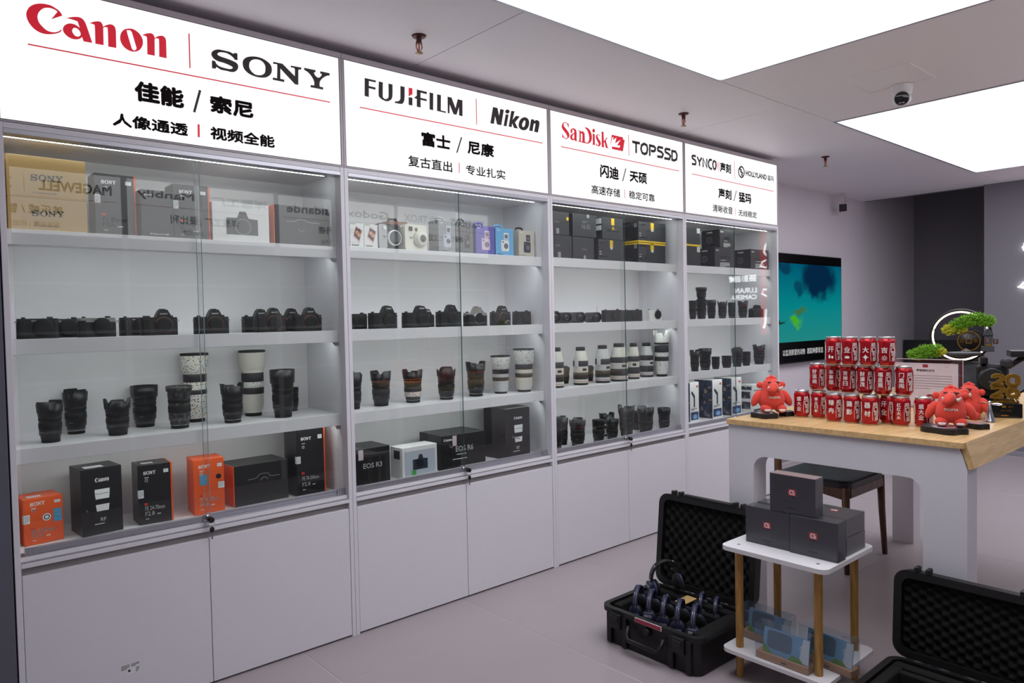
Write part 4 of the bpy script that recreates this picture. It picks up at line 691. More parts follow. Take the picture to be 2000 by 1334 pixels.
t = pbox('haze-greyed black camera box with orange end, top shelf, leftmost cabinet', .934, .10, S, .238, .18, .164, M_dgrey); G().box(-.003,.001,.001,.179,.001,.163).build('orange_end', M_orange, t); p = Print(); p.stroke([(.05,.098),(.085,.10),(.10,.108),(.13,.108),(.145,.10),(.20,.098)], .0018, 4); p.stroke([(.10,.07),(.115,.058),(.13,.07)], .0016, 5); p.build(t, M_gprint, name='camera_outline')
# ---- leftmost cabinet, bottom shelf
S = SB[0]
def d2(a): return math.radians(a)
t = pbox('small orange lens box at the end of bottom shelf, leftmost cabinet', .046, .139, S, .118, .11, .158, M_orange, d2(7)); sony_lens_box(t, .118, .158, 'FE 24-50mm', 'F2.8'); stick(t,.088,.068,.113,.112,M_sblue); Print().disc(.068,.088,.0125).build(t, M_wprint, name='round_sticker'); Print().disc(.068,.088,.009,r0=.006).build(t, M_kprint, 'front', -.0004, 'round_sticker_print'); seal(t,.158,.075); stick(t,.02,.02,.06,.05,face='top',at=.158)
t = pbox('tall black lens box with printed white lens, bottom shelf, leftmost cabinet', .213, .119, S, .132, .13, .236, M_blackbox, d2(5)); p = Print().shapes(CANON, (.045,.186,.09,.201)).text('RF', .068, .046, .012, .03, 'c'); p.lines(.04,.034,.095,.04,1,.0032,3); lens_pic(p, .067, .082, .048, .078); p.build(t, M_wprint); Print().shapes(CANON,(.05,.10,.075,.109)).build(t, M_gprint, 'left'); stick(t,.02,.02,.08,.06,face='top',at=.236)
t = pbox('black zoom lens box with orange flap, bottom shelf, leftmost cabinet', .399, .136, S, .112, .11, .221, M_blackbox, d2(-3)); sony_lens_box(t, .112, .221, 'FE 24-70mm', 'F2.8'); orange_edge(t, .112, .221, .11); seal(t,.2,.10); stick(t,.02,.03,.06,.06,face='top',at=.221)
t = pbox('tall orange lens box mid bottom shelf, leftmost cabinet', .592, .128, S, .113, .11, .215, M_orange, d2(-5)); sony_lens_box(t, .113, .215, 'FE 24-105mm', 'F4'); stick(t,.022,.115,.05,.155,M_sblue); stick(t,.09,.095,.113,.12); Print().disc(.092,.142,.010).build(t, M_kprint, name='round_sticker')
t = pbox('wide black camera box with orange end, bottom shelf, leftmost cabinet', .752, .143, S, .228, .16, .164, M_blackbox, d2(1)); G().box(-.003,.001,.001,.159,.001,.163).build('orange_end', M_orange, t); p = Print(); p.stroke([(.055,.102),(.09,.105),(.105,.118),(.14,.118),(.15,.105),(.19,.104)], .0018, 4); p.stroke([(.108,.094),(.124,.104),(.14,.094)], .002, 5); p.build(t, M_gprint, name='camera_outline')
t = pbox('tallest black telephoto lens box with orange flap, bottom shelf, leftmost cabinet', 1.008, .123, S, .124, .13, .283, M_blackbox, d2(-1.5)); sony_lens_box(t, .124, .283, 'FE 70-200mm', 'F2.8'); orange_edge(t, .124, .283, .13); seal(t,.28,.14)
# ---- second cabinet, bottom shelf
S = SB[1]
def secure(t, x, z, w_, h): Print().rect(x,z,x+w_,z+h).build(t, mat('pink_seal',(214,196,202),.5), name='seal'); p = Print(); [p.stroke([(x+.1*w_,z+h*(.05+.15*i)),(x+.9*w_,z+h*(.15+.15*i))], h*.03) for i in range(6)]; p.build(t, M_gprint, 'front', -.0004, 'seal_print')
t = pbox('black camera box by the post, bottom shelf, second cabinet', 1.262, .095, S, .182, .17, .168, M_blackbox, d2(-1)); Print().text('EOS R3', .045, .078, .022, .03, w=.095).build(t, M_wprint); secure(t, .022, .118, .024, .045)
t = pbox('white camera box printed with a dark camera, bottom shelf, second cabinet', 1.503, .080, S, .199, .10, .145, M_whitebox, d2(1.5)); Print().rect(.012,.012,.187,.125).build(t, mat('pale_blue_photo',(176,182,194),.5), name='photo_print'); p = Print(); cam_pic(p, .1, .035, .085, .07); p.disc(.095,.062,.022); p.build(t, mat('dark_camera_print',(40,46,58),.5), 'front', -.0004, 'camera_picture'); Print().rect(.05,.012,.075,.034).build(t, M_green, 'front', -.0008, 'green_label'); Print().rect(-.07,.09,-.02,.13).build(t, M_dk, 'left', 0, 'window_print')
t = pbox('wide black camera box with tamper seal, bottom shelf, second cabinet', 1.737, .098, S, .266, .2, .171, M_blackbox, d2(-2.4)); p = Print().text('EOS R6', .085, .085, .026, .03, w=.105); p.shapes(CANON,(.015,.142,.062,.154)); p.lines(.09,.068,.19,.074,1,.0035,3); p.lines(.065,.045,.21,.052,1,.004,4); p.build(t, M_wprint); secure(t,.066,.115,.024,.05); Print().shapes(CANON,(.07,.125,.10,.137)).build(t, M_gprint, 'left')
t = pbox('tall black lens box with printed white lens, bottom shelf, second cabinet', 2.131, .080, S, .179, .17, .266, M_blackbox, d2(1.5)); p = Print().shapes(CANON, (.063,.205,.122,.22)).text('RF', .09, .048, .015, .03, 'c'); p.lines(.055,.034,.135,.041,1,.0036,3); lens_pic(p, .095, .085, .06, .09); p.build(t, M_wprint); Print().shapes(CANON,(.055,.12,.11,.134)).build(t, M_gprint, 'left')
# ---- second cabinet, top shelf
S = S1[1]
M_skin = mat('photo_skin_print', (214,150,120), .5); M_hair = mat('photo_hair_print', (70,44,40), .5); M_pink = mat('photo_frame_pink', (226,196,196), .5)
for k, x in enumerate((1.275, 1.3455)):
    t = pbox('white instant film box with printed photo, %s of two, second cabinet' % ('left','right')[k], x, .10, S, .069, .06, .107, M_whitebox)
    Print().poly([[(.012,.045),(.045,.02),(.064,.078),(.030,.10)]]).build(t, M_pink, name='photo_frame'); Print().poly([[(.017,.052),(.045,.03),(.059,.077),(.030,.093)]]).build(t, M_hair, 'front', -.0003, 'photo_print'); Print().disc(.034,.068,.009).disc(.045,.058,.009).build(t, M_skin, 'front', -.0006, 'photo_faces')
    Print().text('instax', .008, .008, .008, .03).lines(.036,.01,.05,.013,1,.003,2).build(t, M_kprint); Print().rect(-.05,.002,-.002,.105).build(t, M_green, 'left', 0, 'green_side'); Print().rect(.001,.103,.03,.106).build(t, M_green, name='green_corner')
def instax(label, x, y, w_, h, m, ringm, dark):
    t = thing('instant_camera', label, 'camera', (x,y,S+.0003), 0, 'instant cameras')
    G().prism([(p[0],p[1]) for p in rrect(-w_/2, w_/2, 0, h, .018, 5)], -.018, .03, 'y').build('body', m, t)
    G().prism(rrect(-w_/2-.002, -w_/2+w_*.34, .004, h*.97, .012), -.03, -.012, 'y').build('grip', mat('silver_plastic',(170,170,172),.35,.4) if dark else m, t)
    r = h*.30; cx, cz = w_*.18, h*.47
    G().lathe([(r*1.02,.018),(r*1.02,.028),(r*.9,.033),(r*.86,.033)], 36, axis='y', o=(cx,0,cz), cap=False).build('lens_ring', ringm, t); G().lathe([(r*.88,.02),(r*.84,.045 if not dark else .031),(r*.5,.047 if not dark else .031),(0,.044 if not dark else .030)], 32, axis='y', o=(cx,0,cz), cap=False).build('lens_barrel', m if not dark else mat('instant_grey_cap',(86,86,88),.5), t)
    if not dark: G().lathe([(r*.45,.0475),(0,.048)], 24, axis='y', o=(cx,0,cz), cap=False).build('lens_glass', M_glassblk, t)
    g = G().box(-w_*.36,-w_*.20,-.034,-.03,h*.74,h*.90,.002); g.build('flash_window', M_silver if dark else M_dk, t); G().box(-w_*.02,w_*.08,-.022,-.018,h*.76,h*.88,.002).build('finder_window', M_glassblk, t)
    G().lathe([(.007,.03),(.007,.036),(0,.037)], 16, axis='y', o=(-w_*.26,0,h*.52)).build('shutter_button', M_silver, t); return t
instax('black and silver instant camera with white lens ring, top shelf, second cabinet', 1.487, .135, .122, .119, M_dk, M_wprint, True)
instax('cream white instant camera, top shelf, second cabinet', 1.630, .135, .128, .126, mat('cream_plastic',(220,216,204),.35), mat('cream_ring',(200,196,184),.4), False)
def handle_box(label, x0, y0, w_, d, h, m, hm, pic, txt, inst=True):
    t = pbox(label, x0, y0, S, w_, d, h, m); g = G(); g.tube([(w_*.12,d*.5,h),(w_*.16,d*.5,h+.014),(w_*.30,d*.5,h+.018),(w_*.48,d*.5,h+.018),(w_*.58,d*.5,h+.012),(w_*.62,d*.5,h)], .005, 8); g.build('carry_handle', hm, t)
    p = Print(); x = w_*.52
    if inst: p.poly([rrect(x-w_*.22,x+w_*.22,h*.17,h*.58,.008)]); p.rect(x-w_*.06,h*.6,x+w_*.20,h*.84)
    p.build(t, pic, name='camera_picture')
    q = Print().disc(x+w_*.05,h*.36,w_*.12,20).rect(x-w_*.02,h*.64,x+w_*.15,h*.78).rect(x-w_*.16,h*.47,x-w_*.08,h*.53); q.build(t, mat(txt+'_accent_print',(110,104,112),.5), 'front', -.0004, 'picture_detail')
    Print().text('instax mini', w_*.1, h*.05, .006, .02).lines(w_*.1,h*.90,w_*.35,h*.93,1,.003,1).build(t, M_wprint); return t
t = pbox('brown leather-look box with handle behind instant cameras, second cabinet', 1.55, .215, S, .10, .12, .15, M_brownbox); G().tube([(.02,.05,.15),(.025,.05,.165),(.065,.05,.165),(.07,.05,.15)], .006, 8).build('carry_handle', M_black, t)
handle_box('grey instant camera carton, top shelf, second cabinet', 1.752, .10, .100, .085, .156, M_greybox, mat('clear_grey_handle',(160,160,165),.3), mat('pale_lilac_print',(190,192,206),.5), 'grey')
handle_box('charcoal instant camera carton with black handle, top shelf, second cabinet', 1.884, .10, .080, .08, .157, mat('carton_mid_grey',(98,96,100),.4), M_black, mat('dark_cam_print',(58,56,58),.5), 'char')
handle_box('violet instant camera carton, top shelf, second cabinet', 1.981, .10, .123, .07, .146, M_purple, M_purple, mat('pink_cam_print',(206,180,204),.5), 'viol')
handle_box('sky blue instant camera carton, top shelf, second cabinet', 2.111, .10, .122, .07, .143, M_blue, M_blue, mat('white_cam_print',(222,222,222),.5), 'sky')
handle_box('beige instant camera carton, top shelf, second cabinet', 2.272, .10, .112, .09, .141, M_beige, M_black, mat('navy_cam_print',(52,54,70),.5), 'beig')
# ---- third cabinet, top shelf: two rows of black boxes
S = S1[2]; T = '%s, top shelf of third cabinet'
def nik(t, w_, h, l1='NIKKOR Z'):
    Print().text(l1, .02*w_+.004, h*.80, .011, .03, w=w_*.24).text('24-120mm', .03*w_, h*.16, .015, .02, w=w_*.28).lines(.03*w_,h*.40,.03*w_+.03,h*.44,1,.004,2).lines(.03*w_,h*.30,.03*w_+.035,h*.33,1,.004,3).build(t, M_wprint)
    Print().rect(w_*.44,h*.62,w_*.56,h*.97).build(t, M_yel, name='yellow_tag'); Print().rect(w_*.46,h*.55,w_*.54,h*.66).build(t, M_sticker, 'front', -.0004, 'tag_sticker')
for lb, x0, x1, z0, h, kd in (('plain black box by the post, lower row',2.44,2.674,0,.131,0),('black box with small print, lower row',2.682,2.860,0,.129,1),('black zoom lens box with yellow tag, lower row',2.900,3.128,0,.129,2),('black box with yellow top edge, lower row',3.268,3.541,0,.128,3),('plain black box by the post, upper row',2.44,2.656,.1315,.13,0),('black box with large grey number, upper row',2.684,2.882,.1315,.13,4),('black cinema camera box with yellow tag, upper row',2.934,3.122,.1315,.128,5),('black zoom lens box with yellow bottom edge, upper row',3.270,3.545,.1315,.128,3)):
    w_ = x1-x0; t = pbox(T % lb, x0, .10, S+z0, w_, .17, h, M_slab)
    if kd in (2,3): nik(t, w_, h)
    if kd == 3:
        z_ = h-.010 if z0 == 0 else .0; Print().rect(0,z_,w_,z_+.010).build(t, M_yel, name='yellow_edge'); Print().rect(-.17,z_,0,z_+.010).build(t, M_yel, 'left', 0, 'yellow_edge'); Print().text('24-120mm', -.12, h*.16, .012, .02).text('NIKKOR Z', -.14, h*.8, .010, .02).build(t, M_wprint, 'left'); Print().rect(-.035,h*.72,-.012,h*.92).rect(-.03,h*.76,-.02,h*.8).build(t, M_gprint, 'left', 0, 'box_icon')
    if kd == 5: Print().text('Z', .045, .045, .016, .02).text('CINEMA', .062, .045, .012, .08, w=.085).build(t, M_wprint); Print().rect(w_*.43,h*.66,w_*.58,h*.98).build(t, M_yel, name='yellow_tag'); Print().rect(w_*.47,h*.42,w_*.57,h*.58).build(t, M_gold, name='gold_tag'); Print().rect(-.10,h*.7,-.005,h*.95).rect(-.10,h*.4,-.005,h*.62).build(t, M_sticker, 'left', 0, 'sticker')
    if kd == 4: Print().text('16-55', w_*.38, h*.36, .026, 0, w=w_*.36).lines(w_*.40,h*.60,w_*.66,h*.72,2,.003,3).build(t, M_gprint); Print().rect(w_*.6,h*.85,w_*.7,h).build(t, M_gprint, name='seal')
    if kd == 1: Print().text('X-T50', w_*.42, h*.42, .010).build(t, M_gprint); Print().rect(w_*.5,h*.02,w_*.6,h*.2).build(t, M_gprint, name='seal')
    if kd == 0: Print().text('X-H2s' if z0 else 'X-H2', w_*.45, h*.52, .010).build(t, M_gprint); Print().rect(w_*.52,h*.05,w_*.62,h*.28).build(t, M_gprint, name='seal'); (Print().disc(.012,h*.72,.010).build(t, M_yel, name='round_sticker', org=(w_-.026,0)) if z0 else None)
# ---- rightmost cabinet, top shelf
S = S1[3]; T = '%s, top shelf of rightmost cabinet'
for lb, z0, h in (('black box with white sticker, lower of post-side stack',0,.130),('black box with yellow bottom edge, upper of post-side stack',.1305,.123)):
    t = pbox(T % lb, 3.66, .075, S+z0, .236, .18, h, M_slab); stick(t,.195,h*.72,.23,h*.98)
    if z0: Print().rect(0,0,.236,.012).build(t, M_yel, name='yellow_edge')
def eos(t, w_, h, nm, d=.15):
    Print().shapes(CANON,(.05*w_,h*.83,.05*w_+.035,h*.83+.011)).text(nm, w_*.30, h*.46, .018, .03, w=w_*.40).lines(w_*.30,h*.36,w_*.7,h*.41,1,.0035,2).lines(w_*.25,h*.05,w_*.75,h*.28,5,.003,4).build(t, M_wprint)
    Print().shapes(CANON,(-.105,h*.82,-.06,h*.82+.013)).text(nm,-.10,h*.14,.012,.02).build(t, M_wprint, 'left'); Print().disc(-.085,h*.45,.022,24,r0=.019).disc(-.085,h*.45,.008,16,r0=.006).build(t, M_gprint, 'left', 0, 'emblem')
t = pbox(T % 'black camera box, lower of the middle stack', 4.105, .10, S, .250, .16, .140, M_slab); eos(t,.25,.14,'EOS R10')
t = pbox(T % 'black camera box, upper of the middle stack', 4.168, .10, S+.1405, .182, .15, .130, M_slab); eos(t,.182,.13,'EOS R50')
t = pbox(T % 'black camera box standing alone by the side panel', 4.512, .064, S, .250, .14, .145, M_slab); eos(t,.25,.145,'EOS R8')
# ---- rightmost cabinet, bottom shelf: tall printed boxes
S = SB[3]; M_photo = speckle_mat('night_photo_print', [(0,(16,18,26)),(.42,(40,58,92)),(.52,(24,26,34)),(.60,(150,132,112)),(.66,(70,86,120))], 26)
M_navyp = mat('navy_print',(36,52,96),.5); M_cyanp = mat('light_blue_print',(110,160,206),.5)
for k, x0 in enumerate((3.862, 4.112, 4.330)):
    w_ = (.104,.122,.132)[k]; t = pbox('tall white box with torch picture, %s from the post, rightmost cabinet' % ORD[k], x0, (.150,.136,.120)[k], S, w_, .15, .273, M_whitebox)
    Print().poly([[(w_*.40,.10),(w_*.55,.10),(w_*.55,.18),(w_*.22,.215),(w_*.12,.20),(w_*.40,.165)]]).build(t, M_dk, name='torch_picture'); Print().rect(w_*.72,.235,w_*.90,.25).build(t, M_rprint, name='maker_mark'); Print().lines(w_*.1,.078,w_*.8,.095,2,.005,3+k).build(t, M_kprint)
    Print().rect(w_*.06,.012,w_*.92,.068).build(t, M_navyp, name='photo_print'); Print().disc(w_*.55,.035,w_*.24,18,rz=.016).build(t, M_cyanp, 'front', -.0004, 'photo_detail'); Print().rect(-.149,.002,-.001,.271).build(t, M_photo, 'left', 0, 'night_photo')
t = pbox('low white box beside the tall boxes, rightmost cabinet', 4.60, .11, S, .145, .13, .204, M_whitebox); Print().text('PROFESSIONAL', .012, .155, .010, .02, w=.10).build(t, M_rprint); p = Print(); p.stroke([(.03,.06),(.06,.13),(.10,.135),(.115,.05)], .016); p.build(t, M_dgrey, name='bag_picture'); Print().rect(-.12,.10,-.02,.15).rect(-.12,.02,-.02,.075).rect(-.125,.165,-.01,.19).build(t, M_photo, 'left', 0, 'photo_print'); Print().rect(.01,.005,.135,.02).build(t, M_kprint, name='base_print')
# ================================================================== wooden counter with cans, toys, award
M_golddk = mat('dark_gold_line', (120,84,30), .4, .6); M_oak = wood_mat('light_oak', (196,160,108), (222,188,136), .3, (1.2,14,14), 5.0); M_walnut = wood_mat('walnut', (70,46,34), (104,70,50), .4, (8,8,1.5), 6.0)
TZ = .9
t = thing('counter_table', 'long counter table with oak top and white arched end legs', 'table', (0,0,0))
G().prism(rrect(2.412, 4.262, -1.945, -1.045, .006, 2), TZ-.02, TZ, 'z').build('table_top', M_oak, t)
G().prism([(-1.9455,TZ),(-1.972,TZ-.085),(-1.955,TZ-.092),(-1.930,TZ-.0205),(-1.9455,TZ-.0205)], 2.432, 4.262, 'x').build('side_fascia', M_oak, t)
def arch(x0, x1, n):
    r = .055; out = [(-1.05,0),(-1.05,TZ-.0205),(-1.929,TZ-.0205),(-1.952,TZ-.095),(-1.952,0),(-1.815,0)]
    for i in range(7): a = PI+(-PI/2)*i/6; out.append((-1.815+r+r*math.cos(a), .757-r+r*math.sin(a)))
    for i in range(7): a = PI/2-PI/2*i/6; out.append((-1.165-r+r*math.cos(a), .757-r+r*math.sin(a)))
    out.append((-1.165,0)); G().prism(out, x0, x1, 'x').build(n, M_cab, t)
arch(2.425, 2.525, 'end_frame'); arch(4.15, 4.25, 'end_frame')
# ---- chair under the counter
t = thing('dining_chair', 'walnut chair with black padded seat pushed under the counter', 'chair', (3.63,-.92,0)); M_pad = mat('black_seat_leather', (30,30,33), .45)
for sx in (-1,1):
    for sy in (-1,1):
        top = .44 if sy < 0 else .80
        pts = [(sx*.235,sy*.20,0),(sx*.222,sy*.19,.25),(sx*.215,sy*.185,.44)]+([(sx*.21,.19,.62),(sx*.20,.215,.80)] if sy > 0 else [])
        G().tube(pts, [.014,.018,.021]+([.019,.015] if sy > 0 else []), 10).build('leg', M_walnut, t)
for q in (((-.2,-.195),(.2,-.195)),((-.2,.18),(.2,.18))): G().box(q[0][0],q[1][0],q[0][1]-.012,q[0][1]+.012,.385,.435,.004).build('apron', M_walnut, t)
for s in (-1,1): G().prism([(-.19,.435),(.18,.435),(.18,.38),(.0,.405),(-.19,.375)], s*.212-.012, s*.212+.012, 'x').build('side_apron', M_walnut, t)
g = G(); g.prism(rrect(-.225,.225,-.205,.205,.05,5), .436, .462, 'z'); g.prism(rrect(-.215,.215,-.195,.195,.05,5), .462, .474, 'z'); g.build('seat', M_pad, t)
G().box(-.16,.16,.195,.23,.56,.78,.012).build('backrest', M_pad, t); G().prism([(-.04,.45),(.21,.45),(.24,.51),(-.02,.53)], -.245+.46, -.225+.47, 'x').build('arm_support', M_walnut, t)
# ---- soda cans
M_can = mat('red_can_enamel', (168,6,24), .25, .5, var=.03, coat=.3); M_canbase = mat('pale_gold_can_base', (206,180,140), .35, .6); M_cand = mat('can_aluminium', (190,188,188), .3, .9); M_canw = mat('can_white_ink', (226,222,222), .4)
CAN_H, CAN_R = .1155, .0328
def can_proto():
    g = G().lathe([(.0255,.004),(.0295,.0105),(CAN_R,.017),(CAN_R,.094),(.0315,.099),(.0275,.1075)], 40, cap=False); body = g
    return body
can_body = None
def can(x, y, z, txt, label, sym=None, rz=0.0):
    global can_body
    t = thing('soda_can', label, 'can', (x,y,z+.0003), 0, 'red soda cans stacked on the counter')
    if can_body is None:
        can_body = (can_proto().build('can_body', M_can, t), G().lathe([(.022,.0045),(.0255,.0),(.0264,.002),(.0262,.0042)], 36).build('base_rim', M_canbase, t), G().lathe([(.0276,.1072),(.0288,.111),(.0285,.1145),(.0268,.1148),(.0262,.1105),(.0,.1105)], 36).build('lid', M_cand, t), G().box(-.008,.010,-.0065,.0065,.1106,.1120,.0005).build('pull_tab', M_cand, t))
    else:
        for o in can_body: c = D.objects.new(o.name.split('.')[0], o.data); COL.objects.link(c); c.parent = t
    th = math.radians(203)+rz; R = CAN_R
    p = Print(); n = len(txt); hh = {1:.022,2:.0215,3:.0175,4:.0135}[n]
    if n == 1:
        p.text(txt, 0, .052, hh, .03, 'c', w=hh)
        if sym == 0: p.poly([rrect(-.009,-.001,.026,.038,.003)]).poly([rrect(.002,.010,.026,.036,.003)]).rect(-.006,.037,-.003,.042)
        if sym == 1: p.poly([[(-.010,.036),(-.007,.028),(.007,.028),(.010,.036)]]).rect(-.004,.037,.004,.0385)
        if sym == 2: p.poly([[(0,.044),(.008,.034),(0,.024),(-.008,.034)]]).rect(-.012,.033,.012,.035).rect(-.001,.018,.001,.026)
        if sym == 3: [p.stroke([(.003*math.cos(a),.032+.003*math.sin(a)),(.011*math.cos(a),.032+.011*math.sin(a))], .0014) for a in [2*PI*i/9 for i in range(9)]]
    else: p.vtext(txt, 0, .090, hh, .03, {2:.5,3:.2,4:.22}[n])
    p.wrap(t, M_canw, R, th-.30, 'lettering')
    q = Print()
    for i, ch in enumerate('可口可乐'): q.text(ch, .0015*i, .073-i*.0178, .0165, .045, 'c', w=.0155, shear=.0)
    q.stroke([(.012,.020),(.0105,.035),(.013,.055),(.011,.075),(.006,.092)], .0028, 4); q.stroke([(-.010,.020),(-.0115,.05),(-.008,.088)], .0012, 3)
    q.wrap(t, M_canw, R, th+.62, 'brand_script'); Print().stroke([(0,.018),(-.003,.04),(.001,.06),(-.002,.092)], .006, 5).wrap(t, M_canw, R, th-1.15, 'white_swoosh')
    return t
for x, y, s, l in ((2.672,-1.252,'盛大业','red soda can with brush script, nearest the cabinets in the bottom row'),(2.687,-1.320,'骏业日新','red soda can with four different characters, bottom row'),(2.634,-1.408,'禄冉','red soda can, first of three with two characters, bottom row'),(2.638,-1.479,'摄影','red soda can, second of three with two characters, bottom row'),(2.631,-1.552,'器材','red soda can, third of three with two characters, bottom row'),(2.685,-1.648,'红红火火','red soda can with two repeated characters, bottom row'),(2.702,-1.722,'盛大业','red soda can with brush script, beside the large plush toy')):
    can(x, y, TZ, s, l)
can(2.712, -1.522, TZ, '大吉', 'red soda can mostly hidden behind the centre of the bottom row'); can(2.712, -1.592, TZ, '开业', 'red soda can showing only white script behind the bottom row', rz=-.35)
for (x, y), s, l in zip(((2.715,-1.300),(2.715,-1.371),(2.692,-1.440),(2.690,-1.509),(2.690,-1.578),(2.712,-1.648)), ('好运绕','事事顺','吉祥日','财源茂','福星照','门庭闹'), ('first','second','third','fourth','fifth','last')):
    can(x, y, TZ+CAN_H, s, 'red soda can lettered with three characters, %s of six in the middle row' % l)
for k, ((x, y), s) in enumerate(zip(((2.668,-1.392),(2.662,-1.461),(2.670,-1.530),(2.676,-1.599)), '开业大吉')):
    can(x, y, TZ+2*CAN_H, s, 'red soda can lettered with one character over %s, top row' % ('two lanterns','a bowl','a knot','a starburst')[k], k)
# ---- plush toys on black lobed stands
M_fur = mat('red_plush', (214,66,52), .9, var=.15, scale=160, bump=.5, bscale=420, sheen=.15); M_tusk = mat('white_felt', (228,222,216), .8)
def plush(x, y, z, s, yaw, label, look=0.0):
    t = thing('plush_toy', label, 'plush toy', (x,y,z), yaw, 'red plush toys')   # faces local -x
    R = Matrix.Rotation
    g = G(); v = []; prof = [(.0,.012),(.046,.016),(.060,.035),(.064,.055),(.060,.075),(.052,.092),(.048,.105),(.045,.120),(.038,.138),(.022,.150),(.0,.154)]
    g.lathe([(r*s/.154*.92,zz*s/.154) for r, zz in prof], 28, cap=False); k = s/.154
    g.build('body', M_fur, t)
    for sg in (-1,1):
        G().ell((-.002*k,sg*.068*k,.062*k), (.020*k,.018*k,.040*k), 16, 10, rot=R(sg*.45,3,'X')).build('arm', M_fur, t)
        f = G().ell((-.030*k,sg*.032*k,.018*k), (.030*k,.026*k,.020*k), 16, 10).build('foot', M_fur, t); G().ell((-.056*k,sg*.032*k,.013*k), (.006*k,.016*k,.007*k), 10, 6).build('toe_patch', M_tusk, f)
        G().ell((.004*k,sg*.050*k,.122*k), (.009*k,.015*k,.015*k), 12, 8).build('ear', M_fur, t)
        G().ell((-.040*k,sg*.017*k,.131*k), (.004*k,.004*k,.005*k), 10, 6).build('eye', M_black, t)
        G().tube([(-.044*k,sg*.020*k+look*.01,.110*k),(-.060*k,sg*.028*k,.112*k),(-.068*k,sg*.031*k,.121*k)], [.007*k,.006*k,.003*k], 8).build('tusk', M_tusk, t)
    G().tube([(-.030*k,0,.125*k),(-.052*k,.006*k,.116*k),(-.066*k,.016*k,.104*k),(-.074*k,.024*k,.094*k)], [.022*k,.020*k,.017*k,.012*k], 12).build('snout', M_fur, t)
    G().tube([(-.040*k,-.026*k,.137*k),(-.045*k,0,.139*k),(-.040*k,.026*k,.137*k)], .003*k, 6).build('brow', M_black, t)
    for a, b in ((-.012,.150),(.012,.149),(0,.156)): G().ell((0,a*k,b*k), (.010*k,.012*k,.012*k), 10, 8).build('tuft', M_fur, t)
    p = Print().text('MOMA', -.024*k, .066*k, .010*k, .05, w=.048*k); p.wrap(t, M_tusk, .0565*k, PI, 'lettering', eps=.0035*k); return t
def stand(x, y, rx, ry, rz, label):
    t = thing('lens_tray', label, 'tray', (x,y,TZ+.0003), rz, 'black lobed trays on the counter'); n = 48
    o = [((1+.10*math.cos(5*a))*rx*math.cos(a), (1+.10*math.cos(5*a))*ry*math.sin(a)) for a in [2*PI*i/n for i in range(n)]]
    G().prism(o, 0, .017, 'z').build('tray_body', M_black, t); G().prism([(p[0]*.96,p[1]*.96) for p in o], .017, .020, 'z').build('rim', M_dk, t)
    G().lathe([(0,.0205),(min(rx,ry)*.62,.0205),(min(rx,ry)*.66,.0203)], 32, cap=False).build('window', mat('pale_tray_window',(176,170,178),.12), t, (-rx*.1,0,0)); Print().lines(-rx*.4,-ry*.25,rx*.3,ry*.25,4,.005,8).build(t, M_rprint, 'top', .0206, 'window_print'); return t
stand(2.620, -1.815, .085, .062, math.radians(60), 'black lobed tray under the front plush toy')
stand(2.790, -1.872, .045, .036, math.radians(60), 'small black lobed tray behind the front plush toy')
stand(2.560, -1.140, .062, .050, math.radians(60), 'black lobed tray under the plush toy beside the cabinets'); stand(2.665, -1.186, .034, .03, 0, 'small black lobed tray behind the wall-side plush toy')
plush(2.655, -1.830, TZ+.0215, .138, math.radians(20), 'red tusked plush toy standing in front of the award'); plush(2.598, -1.152, TZ+.0215, .146, math.radians(45), 'red plush toy leaning at the cabinet end of the counter', .3)
plush(3.055, -1.772, TZ+.0005, .138, math.radians(-5), 'red plush toy half hidden behind the front plush toy')
# ---- small chrome propeller stand
t = thing('propeller_stand', 'small chrome cone with two propeller blades', 'ornament', (2.990,-1.862,TZ+.0003))
G().lathe([(.021,0),(.021,.003),(.018,.008),(.009,.045),(.005,.068),(.003,.072)], 28).build('cone', M_chrome, t); G().ell((0,0,.077), (.007,.007,.007), 14, 10).build('hub', M_chrome, t)
for s in (-1,1):
    g = G(); g.M = Matrix.Translation((0,0,.076)) @ Matrix.Rotation(math.radians(70),4,'Z') @ Matrix.Rotation(.5*s,4,'X'); g.ell((s*.028,0,-.003), (.023,.009,.0016), 16, 8); g.build('blade', M_chrome, t)
# ---- award
t = thing('award_trophy', 'gold number award reading 2026 on a black base', 'trophy', (3.175,-1.868,TZ+.0003), math.radians(-62))
G().box(-.054,.054,-.024,.024,0,.058,.002).build('base', mat('black_lacquer',(14,14,15),.15), t)
Print().text('智云', .004, .041, .009, .03).text('2026 年度', -.022, .027, .008, .02).lines(-.02,.008,.025,.012,1,.004,2).rect(-.018,.042,-.004,.051).build(t, M_gold, 'front', -.024)
def ribbon(pts, wd, y0, y1, name, m, closed=False):
    p = Print().stroke(pts, wd, 5); n = len(p.v)//2; L, R = p.v[:n], p.v[n:]; g = G()
    for i in range(n-1):
        a, b, c, d = L[i], L[i+1], R[i+1], R[i]
        q = [(v[0],y0,v[1]) for v in (a,b,c,d)]+[(v[0],y1,v[1]) for v in (a,b,c,d)]
        g.add(q, [(0,1,2,3),(7,6,5,4),(0,4,5,1),(2,6,7,3),(3,7,4,0),(1,5,6,2)])
    return g.build(name, m, t)
TWO = [(.1,.72),(.14,.93),(.45,1.0),(.82,.92),(.88,.68),(.62,.42),(.12,.06),(.14,.0),(.95,.0)]; OH = [(.5,1.0),(.86,.86),(.95,.5),(.86,.14),(.5,0),(.14,.14),(.05,.5),(.14,.86),(.5,1.0)]; SIX = [(.84,.95),(.45,.98),(.15,.72),(.08,.35),(.2,.06),(.5,0),(.84,.1),(.94,.34),(.8,.58),(.5,.62),(.14,.42)]
